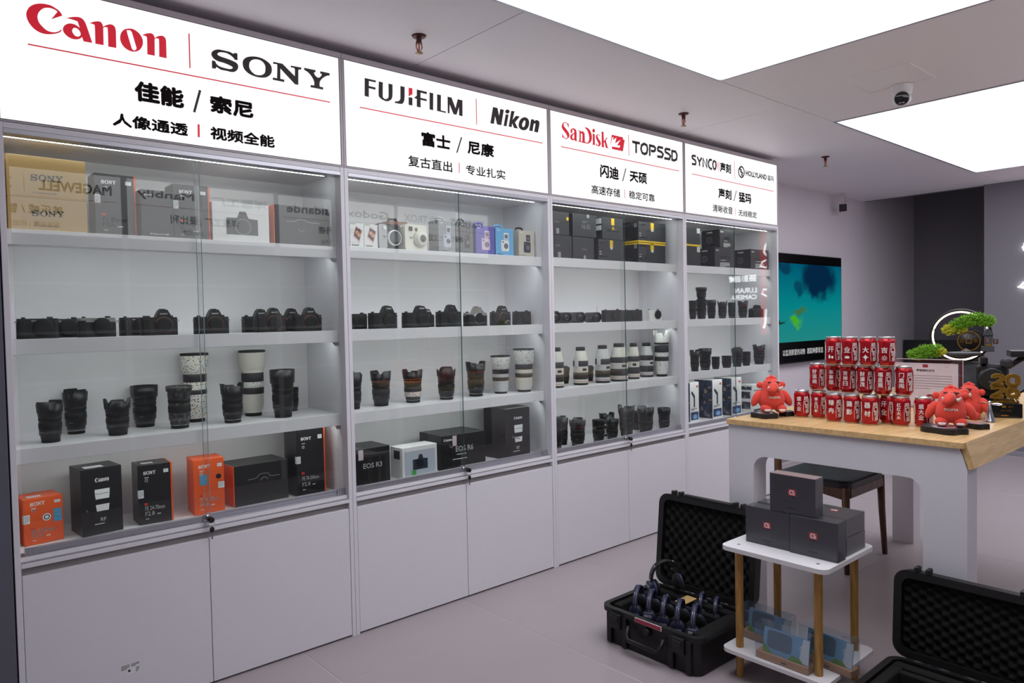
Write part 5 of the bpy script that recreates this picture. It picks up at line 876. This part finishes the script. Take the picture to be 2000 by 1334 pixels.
for ch, dx, dz in ((TWO,-.046,.132),(OH,.004,.132),(TWO,-.046,.085),(SIX,.004,.085)):
    pp = [(dx+p[0]*.042, dz+p[1]*.040) for p in ch]; ribbon(pp, .0165, -.006, .006, 'gold_digit', M_gold); ribbon(pp, .0018, -.0072, -.0061, 'digit_inline', M_golddk)
Print().text('YEARS', 0, .060, .020, .05, 'c', w=.092).build(t, M_gold, 'front', -.004, 'gold_word'); G().box(-.048,.048,-.0035,.004,.0585,.066,.001).build('word_bar', M_gold, t)
# ---- certificate in acrylic
M_acr = clear_mat('clear_acrylic', (.97,.97,.98)); M_paper = mat('certificate_paper', (216,204,208), .6, var=.02)
t = thing('certificate_frame', 'certificate standing in a clear acrylic frame behind the cans', 'certificate', (3.28,-1.385,TZ+.0003), math.radians(-90))
G().box(-.002,.302,-.012,-.002,0,.226,.001).build('acrylic_front', M_acr, t); G().box(-.002,.302,.003,.013,0,.226,.001).build('acrylic_back', M_acr, t); G().box(.012,.278,-.0015,.0015,.008,.206).build('paper', M_paper, t)
Print().rect(-.002,.2225,.302,.2262).rect(.2985,0,.302,.2225).build(t, mat('acrylic_edge',(170,160,166),.2), 'front', -.0121, 'acrylic_edge')
p = Print(); p.lines(.03,.085,.255,.155,6,.0034,7); p.text('荣誉授权证书', .145, .168, .010, .02, 'c', w=.075); p.lines(.225,.188,.255,.191,1,.002,8); p.stroke([(.215,.03),(.23,.05),(.245,.035),(.26,.045)], .0015, 4); p.build(t, M_gprint, 'front', -.0016)
q = Print().rect(.134,.187,.156,.200).text('授权专用', .035, .045, .009, .03); q.disc(.165,.045,.021,32,r0=.011).disc(.165,.045,.008); q.build(t, mat('maroon_print',(150,36,46),.5), 'front', -.0016, 'seal_print'); b_ = Print()
for i in range(40): b_.rect(.018+i*.0065,.2,.0215+i*.0065,.2015); 
b_.build(t, M_gprint, 'front', -.0016, 'border')
G().box(.285,.298,-.0015,.0015,.008,.206).build('maroon_insert', mat('maroon_card',(86,40,48),.5), t)
# ---- ring-lamp bonsai ornament
t = thing('bonsai_lamp', 'ring lamp ornament with green bonsai, coin disc and little house', 'ornament', (3.55,-1.60,TZ+.0003), math.radians(-72)); M_rock = mat('dark_slate_rock', (62,64,70), .6, var=.3, scale=60, bump=.6, bscale=120)
g = G(); g.prism(rrect(-.15,.14,-.05,.05,.03), 0, .03, 'z'); g.ell((.0,0,.10), (.10,.045,.10), 16, 10); g.box(-.06,.12,-.04,.04,.02,.20,.02); g.build('rock_base', M_rock, t)
G().lathe([(.03,.225),(.062,.232),(.07,.24),(.066,.246),(.05,.24),(0,.238)], 28, o=(.005,-.02,0)).build('basin', M_rock, t)
cz, R = .322, .118
def circ(r, n=56, a0=0, a1=2*PI): return [(-.01+r*math.cos(a0+(a1-a0)*i/n), .01, cz+r*math.sin(a0+(a1-a0)*i/n)) for i in range(n)]
G().tube(circ(R+.004), .0065, 8, closed=True).build('ring_frame', M_black, t); g = G(); g.tube([(p[0],p[1]-.002,p[2]) for p in circ(R-.0045)], .0042, 8, closed=True); g.build('ring_light', glow('warm_ring_glow',(1.0,.84,.66),3.2), t)
cn = G().lathe([(.046,0),(.046,.006),(0,.006)], 36, axis='y', o=(.022,-.045,.30)).build('coin', mat('black_coin',(22,20,18),.4), t); p = Print().disc(.022,.30,.046,36,r0=.0425); p.stroke([(.012,.29),(.012,.31),(.032,.31),(.032,.29),(.012,.29)], .0025); p.text('八', .022, .318, .016, .02, 'c'); p.text('财', -.006, .292, .018, .02, 'c'); p.text('来', .050, .292, .018, .02, 'c'); p.build(t, M_gold, 'front', -.0515, 'coin_lettering')
g = G(); rr = random.Random(4)
for i in range(40): a = rr.uniform(0,2*PI); q = rr.uniform(0,.02); g.ell((.012+q*math.cos(a), -.052+.3*q*math.sin(a), .252+rr.uniform(0,.012)*(1-q/.025)), (.003,.003,.003), 6, 4)
gv = g.build('gravel', mat('pale_gravel',(150,140,132),.6), t); gv['kind'] = 'stuff'
h_ = G(); h_.box(.072,.122,-.04,.01,.25,.275,.002); h_.box(.082,.114,-.034,.006,.275,.325,.002); h_.box(.118,.138,-.03,.0,.285,.31,.003); h_.prism([(.076,.325),(.12,.325),(.110,.348),(.098,.358),(.088,.346)], -.038, .01, 'y'); hs = h_.build('little_house', M_rock, t); Print().rect(.092,.292,.099,.312).rect(.122,.29,.130,.303).build(hs, mat('house_window',(150,80,60),.5), 'front', -.0345, 'house_window'); Print().poly([[(.086,.276),(.112,.276),(.108,.284),(.090,.284)]]).build(hs, M_gold, 'front', -.0405, 'gold_plaque')
G().tube([(.085,-.01,.27),(.078,-.02,.33),(.055,-.03,.345),(.02,-.03,.342),(-.01,-.03,.348),(-.04,-.03,.333)], [.006,.005,.004,.0035,.003,.002], 8).build('trunk', mat('bonsai_bark',(48,38,34),.8), t)
def needles(name, blobs, m, n):
    g = G(); rr = random.Random(9)
    for cx, cy, c_z, rx, ry, rz in blobs:
        for i in range(n):
            while True:
                u = Vector((rr.uniform(-1,1),rr.uniform(-1,1),rr.uniform(-1,1)))
                if u.length < 1: break
            c = Vector((cx+u.x*rx, cy+u.y*ry, c_z+u.z*rz)); dv_ = Vector((u.x*.7+rr.uniform(-.4,.4),u.y*.5+rr.uniform(-.5,.3),.6+u.z*.4+rr.uniform(-.3,.4))).normalized(); sd = dv_.orthogonal().normalized()
            for k in range(3):
                q = (Matrix.Rotation(k*2.1,3,dv_) @ sd); tip = c+dv_*.012+q*.008; b0 = c+q.cross(dv_)*.0024; b1 = c-q.cross(dv_)*.0024; g.add([tuple(b0),tuple(b1),tuple(tip)], [(0,1,2)])
    o = g.build(name, m, t); o['kind'] = 'stuff'; return o
M_pine = mat('bonsai_green', (128,182,48), .7, var=.45, scale=70); M_pine2 = mat('bonsai_yellow_green', (206,206,60), .7, var=.3, scale=70)
needles('foliage', ((.015,-.03,.388,.04,.022,.030),(.055,-.03,.398,.04,.022,.030),(.092,-.03,.388,.034,.022,.026),(-.022,-.03,.372,.032,.02,.028)), M_pine, 260); needles('foliage', ((-.055,-.03,.350,.028,.018,.024),(-.005,-.03,.345,.018,.012,.014)), M_pine2, 160)
needles('foliage', ((-.15,-.02,.245,.045,.03,.034),(-.115,-.02,.250,.04,.03,.03),(-.19,-.02,.232,.04,.028,.026)), M_pine, 300); needles('foliage', ((-.09,-.03,.245,.02,.02,.016),), M_pine2, 150)
# ---- black camera rig
t = thing('camera_rig', 'black video camera rig with large lens and top plate behind the award', 'camera', (3.42,-1.755,TZ+.0003), math.radians(-66)); 
G().box(-.07,.08,-.03,.04,.0,.05,.006).build('base_plate', M_black, t); G().box(-.055,.06,-.02,.05,.05,.20,.012).build('body', M_black, t); G().lathe([(.030,.02),(.040,.05),(.040,.10),(.046,.105),(.046,.13),(.042,.132)], 36, axis='y', o=(-.02,0,.145)).build('lens', M_black, t); G().lathe([(.041,.1325),(0,.134)], 32, axis='y', o=(-.02,0,.145), cap=False).build('front_cap', M_rub, t)
G().box(-.05,-.02,-.03,.02,.20,.235,.006).build('finder', M_black, t); G().box(.03,.07,-.05,.02,.185,.225,.01).build('side_module', M_dk, t); G().box(.06,.24,-.05,.05,.235,.262,.004).build('top_plate', M_black, t)
G().tube([(.06,0,.19),(.10,0,.22),(.13,0,.24)], .012, 10).build('arm', M_black, t); G().box(.13,.155,-.03,.03,.0,.12,.006).build('hand_grip', M_black, t); G().tube([(.10,-.03,.08),(.14,-.05,.12),(.17,-.04,.10),(.16,-.02,.06)], .004, 6).build('cable', M_black, t)
Print().text('Viltrox', -.035, .13, .006).build(t, M_gprint, 'front', -.1345)
# ================================================================== two hard cases, headsets
M_case = mat('black_case_plastic', (9,9,10), .5, var=.06, bump=.15, bscale=900); M_foam = mat('black_foam', (8,8,9), .95, var=.2, scale=300); M_navy = mat('navy_plastic', (44,48,74), .45)
def egg_foam(w_, h, d0, amp, nx, nz):
    """egg-crate sheet in the y-z plane facing -x"""
    g = G(); v = []; f = []
    for j in range(nz+1):
        for i in range(nx+1):
            y = -w_/2+w_*i/nx; z = h*j/nz; v.append((d0-amp*math.sin(i*PI/3.0)*math.sin(j*PI/3.0), y, z))
    for j in range(nz):
        for i in range(nx): a = j*(nx+1)+i; f.append((a,a+nx+1,a+nx+2,a+1))
    g.add(v, f, 0, True); return g
def hard_case(label, xf, xh, y0, y1, hz, lid_h, lean, tag_red):
    """front face at xf looks to -x, hinge at xh; y0<y1"""
    w_, d, yc = y1-y0, xh-xf, (y0+y1)/2; t = thing('hard_case', label, 'case', (xf, yc, 0), 0, 'open black hard cases')
    o = rrect(0.012, d-.012, -w_/2+.012, w_/2-.012, .035, 5); o2 = rrect(0, d, -w_/2, w_/2, .045, 5); inn = rrect(.022, d-.02, -w_/2+.022, w_/2-.022, .03, 5); n = len(o2)
    g = G(); g.prism(o, .002, .02, 'z'); v = [(p[0],p[1],.02) for p in o]+[(p[0],p[1],hz-.02) for p in o]; g.add(v, [(i,(i+1)%n,n+(i+1)%n,n+i) for i in range(n)])
    v = [(p[0],p[1],hz-.02) for p in o2]+[(p[0],p[1],hz) for p in o2]; g.add(v, [(i,(i+1)%n,n+(i+1)%n,n+i) for i in range(n)]); v = [(p[0],p[1],hz-.02) for p in o]+[(p[0],p[1],hz-.02) for p in o2]; g.add(v, [(n+i,n+(i+1)%n,(i+1)%n,i) for i in range(n)])
    v = [(p[0],p[1],hz) for p in o2]+[(p[0],p[1],hz) for p in inn]; g.add(v, [(i,(i+1)%n,n+(i+1)%n,n+i) for i in range(n)]); v = [(p[0],p[1],hz) for p in inn]+[(p[0],p[1],hz-.07) for p in inn]; g.add(v, [(i,(i+1)%n,n+(i+1)%n,n+i) for i in range(n)])
    g.build('case_base', M_case, t)
    fz = hz-.055; g = G(); g.prism([(p[0],p[1]) for p in inn], fz-.02, fz, 'z'); g.build('foam_bed', M_foam, t)
    g = G() # foam rim blocks leaving three pits
    for a0, a1, b0, b1 in ((.024,.034,-w_/2+.024,w_/2-.024),(d-.06,d-.022,-w_/2+.024,w_/2-.024),(.06,d-.06,w_/2-.06,w_/2-.024),(.06,d-.06,-w_/2+.024,-w_/2+.075),(.238,.262,-w_/2+.075,w_/2-.06)): g.box(a0,a1,b0,b1,fz,hz-.008,.004)
    g.build('foam_rim', M_foam, t)
    rb = G()
    for yy in (-w_/2+.05, -w_/2+.13, w_/2-.05, w_/2-.13): rb.box(-.002,.014,yy-.012,yy+.012,.006,hz-.02,.003)
    rb.build('rib', M_case, t)
    for yy in (-w_/2+.09, w_/2-.09):
        l = G(); l.box(-.014,.012,yy-.028,yy+.028,hz-.075,hz-.012,.004); l.box(-.019,-.012,yy-.022,yy+.022,hz-.05,hz-.02,.003); l.build('latch', M_case, t)
    G().tube([(-.004,-.085,hz-.045),(-.022,-.082,hz-.075),(-.028,-.07,hz-.092),(-.028,.07,hz-.092),(-.022,.082,hz-.075),(-.004,.085,hz-.045)], .009, 8).build('carry_handle', M_case, t); G().lathe([(.016,-.012),(.016,.004),(.012,.006)], 20, axis='x', o=(0,0,hz-.045)).build('pressure_valve', M_case, t)
    if tag_red: G().box(-.0025,.0,-.075,.055,hz-.018,hz+.0,.0005).build('name_plate', M_sticker, t); G().box(-.0035,-.0026,-.072,.052,hz-.0165,hz-.0015).build('name_plate_fill', mat('crimson_plate',(166,44,66),.4), t)
    # lid, hinged at the back and standing open
    L = Matrix.Translation((d+.004,0,hz)) @ Matrix.Rotation(lean,4,'Y'); lo = rrect(-w_/2,w_/2,.0,lid_h,.045,5); li = rrect(-w_/2+.026,w_/2-.026,.024,lid_h-.026,.03,5)
    g = G(); g.M = L; v = [(0,p[0],p[1]) for p in lo]+[(0,p[0],p[1]) for p in li]; m = len(lo); g.add(v, [(i,n_,m+n_,m+i) for i in range(m) for n_ in ((i+1)%m,)]); v = [(0,p[0],p[1]) for p in lo]+[(.055,p[0]*.97,lid_h/2+(p[1]-lid_h/2)*.97) for p in lo]; g.add(v, [(i,(i+1)%m,m+(i+1)%m,m+i) for i in range(m)]+[tuple(range(m,2*m))]); v = [(0,p[0],p[1]) for p in li]+[(.03,p[0],p[1]) for p in li]; g.add(v, [(m+i,m+(i+1)%m,(i+1)%m,i) for i in range(m)]); lid = g.build('lid', M_case, t)
    g = egg_foam(w_-.054, lid_h-.052, .022, .013, 54, 42); g.M = None; g.v = [tuple(L @ Vector((p[0],p[1],p[2]+.025))) for p in g.v]; g.build('egg_crate_foam', M_foam, lid)
    for yy in (-w_/2+.09, w_/2-.09):
        for s in (-1,1): q = G(); q.M = L; q.box(-.004,.03,yy+s*.018-.007,yy+s*.018+.007,lid_h-.004,lid_h+.018,.003); q.build('latch_lug', M_case, lid)
    q = G(); q.M = L; q.box(.0,.03,-.12,.12,lid_h-.003,lid_h+.010,.004); q.build('lid_bumper', M_case, lid) if tag_red else None
    for k in range(5): q = G(); q.M = L; q.tube([(-.004,-w_/2+.08+k*(w_-.16)/4-.03,-.004),(-.004,-w_/2+.08+k*(w_-.16)/4+.03,-.004)], .007, 8); q.build('hinge', M_case, t)
    return t
hard_case('open black hard case full of navy headsets on the floor', 1.925, 2.295, -1.232, -.745, .150, .400, math.radians(6), True)
hard_case('open empty black hard case at the lower right corner', 1.985, 2.325, -2.235, -1.748, .150, .300, math.radians(4), False)
def headset(x, y, z, rz, rx, label, up=False, sc=1.0, low=0.0):
    t = thing('headset', label, 'headset', (x,y,z), rz, 'navy headsets in the case'); t.rotation_euler = (rx,0,rz); t.scale = (sc,sc,sc)
    R = .068; arc = [(0, -R*math.cos(a), R*1.0*math.sin(a)+.045) for a in [PI*i/18 for i in range(19)]]
    g = G(); hw = .012; v = []; f = []
    for (x_, y_, z_) in arc:
        d_ = Vector((0, y_, z_-.045)).normalized()
        for q, e in ((-hw,-.004),(hw,-.004),(hw,.004),(-hw,.004)): v.append((q, y_+d_.y*e, z_+d_.z*e))
    for i in range(18):
        for k in range(4): f.append((i*4+k, i*4+(k+1)%4, i*4+4+(k+1)%4, i*4+4+k))
    g.add(v, f, 0, True); g.build('headband', M_navy if not up else M_rub, t)
    for s in (-1,1):
        G().tube([(.004,s*R,.048),(.004,s*(R+.003),.02)], .003, 6).build('slider', M_steel, t)
        ro = R+.0052; lp = [(.0045*sg, s*ro*math.cos(a), ro*math.sin(a)+.045) for sg, rg in ((-1,(.02,.2,.4,.6,.8,.95)),(1,(.95,.8,.6,.4,.2,.02))) for a in rg]
        G().tube(lp, .0011, 6, closed=True).build('wire_loop', M_chrome, t)
        c = G().ell((0,s*(R-.006),.010), (.034,.013,.036), 20, 12).build('ear_cup', M_navy, t); G().ell((0,s*(R-.020),.010), (.033,.011,.035), 20, 12).build('ear_pad', M_rub, c)
    g = G(); g.M = Matrix.Translation((0,-R-.004,.022-low)) @ Matrix.Rotation(math.radians(-22),4,'X'); g.box(-.022,.022,-.016,0,-.016,.016,.004); b = g.build('control_box', M_navy, t)
    p = Print().text('SYNCO', -.019, -.005, .010, .05, w=.038).build(b, M_wprint, 'front', -.0162); p.matrix_local = Matrix.Translation((0,-R-.004,.022-low)) @ Matrix.Rotation(math.radians(-22),4,'X')
    G().tube([(0,R+.004,.01),(-.03,R+.012,.02),(-.07,R+.006,.03)] if up else [(0,R+.004,.01),(.03,R+.002,.0),(.05,R-.014,-.005)], .0028, 6).build('mic_boom', M_rub, t); G().ell((-.078,R+.004,.032) if up else (.055,R-.018,-.005), (.012,.007,.007), 10, 8).build('mic_capsule', M_rub, t); return t
LH = 'navy headset with %s'
zb = .122
for x, y, l, sc in ((2.058,-.845,'silver loops at the left end of the front row',1),(2.058,-.915,'visible white lettering at the left of the front row',1),(2.058,-.985,'arch leaning low in the middle of the front row',.95),(2.058,-1.055,'silver loops right of the middle in the front row',1),(2.056,-1.128,'visible white lettering at the right of the front row',1),(2.222,-1.045,'silver loops at the back near the lid hinge',.8),(2.222,-1.115,'silver loops at the right rear pit of the case',.8)):
    headset(x, y, zb, math.radians(-66), math.radians(6), LH % l, False, sc*.84, 0 if 'lettering' in l else .03)
t_up = headset(2.205, -.880, .185, math.radians(-115), math.radians(8), 'headset resting upright across the case foam', True)
G().box(-.045,.045,-.025,.025,0,.004,.001).build('cardboard_slip', mat('kraft_card',(190,156,100),.8), None, (2.222,-.965,.1435)); tag(D.objects['cardboard_slip'], 'small kraft card slip under the upright headset', 'card')
# ================================================================== white side table with boxes and acrylic frames
M_ply = wood_mat('oak_dowel', (150,108,48), (182,138,72), .45, (10,10,1.2), 9.0); M_sw = mat('white_table_top', (222,219,222), .4, var=.015)
t = thing('side_table', 'white two-tier side table with round wooden legs', 'table', (0,0,0))
LX, LYs = (2.068, 2.345), (-1.312, -1.612)
for x in LX:
    for y in LYs: G().lathe([(.0135,0),(.014,.10),(.0145,.30),(.0145,.478)], 20, o=(x,y,0)).build('leg', M_ply, t)
for z0, z1, n in ((.478,.494,'upper_top'),(.098,.112,'lower_top')):
    g = G(); q = rrect(2.018, 2.405, -1.662, -1.262, .03, 5); g.prism(q, z0, z1, 'z'); o = g.build(n, M_sw, t)
for x in LX:
    for y in LYs: G().lathe([(.006,.494),(.0055,.4952),(0,.4952)], 14, o=(x,y,0)).build('screw_cap', M_steel, t)
M_gb = mat('charcoal_gift_box', (52,52,58), .35, var=.04); M_film = clear_mat('shrink_film', (.97,.97,.98), 1.35, .04, (190,192,198), .12)
M_gtop = mat('rose_box_lid', (150,118,112), .4)
def gbox(label, x, y0, z, w_, d, h, lying=False, copper=False, film=True):
    """front looks to -x; width runs to -y"""
    t = thing('gift_box', label, 'box', (x,y0,z+.0003), math.radians(-90), 'dark gift boxes on the side table')
    G().box(0, w_, 0, d, 0, h, .001).build('carton', M_gb, t)
    if copper: G().box(.001,w_-.001,.001,d-.001,h,h+.0008).build('lid_face', M_gtop, t)
    def deco(face, at, cx, cz):
        k = Print(); k.poly([rrect(cx-.0145,cx+.0145,cz-.0115,cz+.0115,.003,3)]); k.build(t, M_rprint, face, at, 'logo_patch')
        l = Print(); l.stroke([(cx+.008,cz+.0065),(cx-.006,cz+.0065),(cx-.0085,cz+.002),(cx-.0085,cz-.003),(cx-.006,cz-.0065),(cx+.008,cz-.0065),(cx+.008,cz+.0005),(cx,cz+.0005)], .0035); l.build(t, M_wprint, face, at-.0003 if face != 'top' else at+.0003, 'logo_letter')
        m = Print(); m.text('大师镜头', cx, cz-.020, .0055, .02, 'c'); m.text('镜头清洁套装', cx, cz-.060 if not lying else cz-.045, .0058, .02, 'c'); m.build(t, M_gprint, face, at)
    if lying: deco('top', h, w_*.5, d*.62)
    else: deco('front', 0, w_*.5, h*.56)
    if film: G().box(-.0012,w_+.0012,-.0012,d+.0012,-.0,h+.0022).build('shrink_wrap', M_film, t)
    return t
zt = .494
gbox('charcoal gift box with red badge, left of the two in front', 2.124, -1.308, zt, .172, .058, .136); gbox('charcoal gift box with red badge, right of the two in front', 2.118, -1.485, zt, .172, .058, .136)
gbox('charcoal gift box standing behind the left front box', 2.188, -1.318, zt, .150, .075, .139)
gbox('flat charcoal gift box, lower of two lying behind', 2.205, -1.481, zt, .166, .150, .064, True); gbox('flat charcoal gift box, upper of two lying behind', 2.202, -1.481, zt+.0675, .166, .150, .064, True)
gbox('topmost charcoal gift box with rose-brown lid', 2.121, -1.408, zt+.1395, .170, .056, .134, copper=True)
# ---- acrylic photo frames on the lower tier
M_acr2 = clear_mat('blue_tinted_acrylic', (.90,.94,.97), 1.45, .05, (150,180,200)); M_acrw = mat('frame_oak_strip', (186,138,106), .45); M_sky = mat('frame_sky_print', (120,160,192), .4); M_grass = mat('frame_grass_print', (110,150,84), .5); M_pwin = mat('frame_photo_window', (100,114,128), .2); M_pale = mat('frame_pale_print', (200,206,212), .4)
def aframe(label, x, y0, rz, w_=.196, h=.126):
    t = thing('acrylic_photo_frame', label, 'photo frame', (x,y0,.1123), rz, 'acrylic photo frames')
    G().box(0,w_,0,.05,0,.026,.002).build('wooden_base', M_acrw, t); Print().rect(w_*.5,.008,w_*.60,.014).build(t, mat('brown_stamp',(120,80,60),.5), name='stamp')
    s = G(); s.M = Matrix.Rotation(math.radians(-9),4,'X'); s.box(.022,w_-.003,.006,.008,.026,h-.012); s.build('picture_card', M_sky, t)
    for nm, pts, m, e in (('photo_window',rrect(.036,w_*.66,.045,h-.018,.012,4),M_pwin,.0004),('pale_side',[(w_*.80,.03),(w_-.004,.03),(w_-.004,h-.014),(w_*.86,h-.014)],M_pale,.0003),('grass_corner',[(.023,.027),(.06,.027),(.045,.04),(.023,.06)],M_grass,.0006),('grass_strip',[(w_*.60,.027),(w_*.90,.027),(w_*.82,.042),(w_*.66,.046)],M_grass,.0006)):
        q = Print().poly([pts]); o = q.build(t, m, 'front', .006, nm, e); o.rotation_euler = (math.radians(-9),0,0)
    g = Print().disc(w_*.86,h*.62,.011,20,r0=.008).disc(w_*.86,h*.62,.004); o = g.build(t, M_pale, 'front', .006, 'ring_print', .0007); o.rotation_euler = (math.radians(-9),0,0)
    G().box(-.002,w_+.002,-.002,.052,-.0,h,.001).build('clear_box', M_acr2, t); return t
aframe('clear boxed photo frame with wooden base at the front of lower tier', 2.038, -1.394, math.radians(-91)); aframe('clear boxed photo frame behind the front wooden leg on lower tier', 2.140, -1.505, math.radians(-97)); aframe('clear boxed photo frame at the rear left of lower tier', 2.150, -1.268, math.radians(-92))
# ================================================================== television, wall neon, low black board
t = thing('television', 'wall television showing a blue-green underwater picture with white subtitles', 'television', (0,.53,0)); TVX0, TVX1, TVZ0, TVZ1, TVY = 5.12, 6.86, .895, 1.880, -.07
G().box(TVX0,TVX1,TVY,TVY+.045,TVZ0,TVZ1,.004).build('housing', M_black, t); G().box(5.6,6.4,-.025,.0,1.2,1.6).build('wall_bracket', M_dk, t); Print().rect(TVX0+.008,TVZ0+.012,TVX1-.008,TVZ1-.008).build(t, mat('screen_black',(4,4,5),.2), 'front', TVY, 'screen')
def sea_mat():
    m = D.materials.new('underwater_screen'); m.use_nodes = True; nt = m.node_tree; nt.nodes.clear(); N = nt.nodes; K = nt.links
    tc = N.new('ShaderNodeTexCoord'); no = N.new('ShaderNodeTexNoise'); no.inputs['Scale'].default_value = 7; no.inputs['Detail'].default_value = 4; K.new(tc.outputs['Object'], no.inputs['Vector'])
    wv = N.new('ShaderNodeVectorMath'); wv.operation = 'MULTIPLY_ADD'; wv.inputs[1].default_value = (.22,0,.22); K.new(no.outputs['Color'], wv.inputs[0]); K.new(tc.outputs['Object'], wv.inputs[2])
    sx = N.new('ShaderNodeSeparateXYZ'); K.new(tc.outputs['Object'], sx.inputs[0]); mr = N.new('ShaderNodeMapRange'); mr.inputs[1].default_value = 1.09; mr.inputs[2].default_value = 1.79; K.new(sx.outputs[2], mr.inputs[0])
    cr = N.new('ShaderNodeValToRGB'); e = cr.color_ramp.elements; e[0].position = 0; e[0].color = rgb(34,132,128); e[1].position = 1; e[1].color = rgb(0,86,112); e.new(.45).color = rgb(6,128,132); K.new(mr.outputs[0], cr.inputs[0]); last = cr.outputs[0]
    def blob(c, sc, r0, r1, col):
        nonlocal last
        mp = N.new('ShaderNodeVectorMath'); mp.operation = 'SUBTRACT'; mp.inputs[1].default_value = (c[0]+.11, 0, c[1]+.11); K.new(wv.outputs[0], mp.inputs[0])
        ml = N.new('ShaderNodeVectorMath'); ml.operation = 'MULTIPLY'; ml.inputs[1].default_value = (1/sc[0], 0, 1/sc[1]); K.new(mp.outputs[0], ml.inputs[0]); ln = N.new('ShaderNodeVectorMath'); ln.operation = 'LENGTH'; K.new(ml.outputs[0], ln.inputs[0])
        q = N.new('ShaderNodeMapRange'); q.interpolation_type = 'SMOOTHSTEP'; q.inputs[1].default_value = r0; q.inputs[2].default_value = r1; q.inputs[3].default_value = 1; q.inputs[4].default_value = 0; K.new(ln.outputs['Value'], q.inputs[0])
        mx = N.new('ShaderNodeMix'); mx.data_type = 'RGBA'; mx.inputs[7].default_value = rgb(*col); K.new(q.outputs[0], mx.inputs[0]); K.new(last, mx.inputs[6]); last = mx.outputs[2]
    blob((6.38,1.66), (.42,.24), .55, 1.0, (4,38,66)); blob((5.72,1.74), (.16,.06), .5, 1.0, (6,60,84)); blob((5.98,1.58), (.10,.12), .5, 1.0, (6,70,92)); blob((6.02,1.36), (.16,.05), .3, 1.0, (60,110,60)); blob((5.96,1.26), (.13,.07), .3, 1.0, (70,170,24)); blob((5.66,1.27), (.14,.022), .4, 1.0, (20,50,40))
    em = N.new('ShaderNodeEmission'); em.inputs[1].default_value = 1.0; K.new(last, em.inputs[0]); o = N.new('ShaderNodeOutputMaterial'); K.new(em.outputs[0], o.inputs[0]); return m
Print().rect(TVX0+.01,1.088,TVX1-.012,1.792).build(t, sea_mat(), 'front', TVY, 'sea_picture', .0010)
[Print().text(s_, x_, .967, .055, .0, w=w_).build(t, glow('subtitle_white',(.62,.62,.62),1.0), 'front', TVY, 'lettering', .0014) for s_, x_, w_ in (('以监测那里的动物',5.70,.405),('跟踪种群状态',6.145,.315))]
t = thing('neon_sign', 'white neon shop sign on the grey wall at the right edge', 'sign', (7.487,-.85,0), math.radians(-90)); M_neon = glow('white_neon', (.93,.98,1.0), 6.0)
G().box(.44,.738,-.03,-.001,1.1,2.36,.003).build('red_panel', mat('red_acrylic',(190,40,46),.3, emit=.9, ecol=(.75,.10,.10)), t)
def neon(pts): G().tube([(p[0],-.042 if p[0] > .3 else -.016,p[1]) for p in pts], .011, 8).build('neon_tube', M_neon, t)
neon([(.15,1.52),(.06,1.535),(.012,1.545),(.05,1.575),(.14,1.60)]); neon([(.06,1.93),(.048,1.90),(.06,1.87)]); neon([(.60,2.22),(.66,2.14),(.68,2.06),(.62,1.98),(.70,1.95),(.73,1.90),(.66,1.88),(.58,1.93)]); neon([(.2,2.2),(.35,2.0),(.25,1.8),(.45,1.7),(.5,2.1)]); neon([(.60,1.62),(.69,1.63),(.71,1.58),(.65,1.55)]); neon([(.66,1.40),(.67,1.25),(.69,1.18)]); neon([(.25,1.5),(.4,1.3),(.55,1.45),(.5,1.2),(.3,1.1)])
for s, x, z, w_, h in (('摄影器材',.795,1.732,.40,.075),('LURAN',.795,1.600,.29,.058),('CAMERA',.795,1.523,.34,.052)): Print().text(s, x, z, h, .03, w=w_).build(t, M_neon, 'front', -.012, 'lit_letters')
t = thing('low_partition', 'low black partition board standing in the dark alcove', 'partition', (8.55,-.03,0)); G().box(-.02,.02,-.54,.54,.0,1.015,.004).build('board', M_black, t); [G().box(-.1,.1,y-.02,y+.02,0,.02,.003).build('foot', M_black, t) for y in (-.4,.4)]
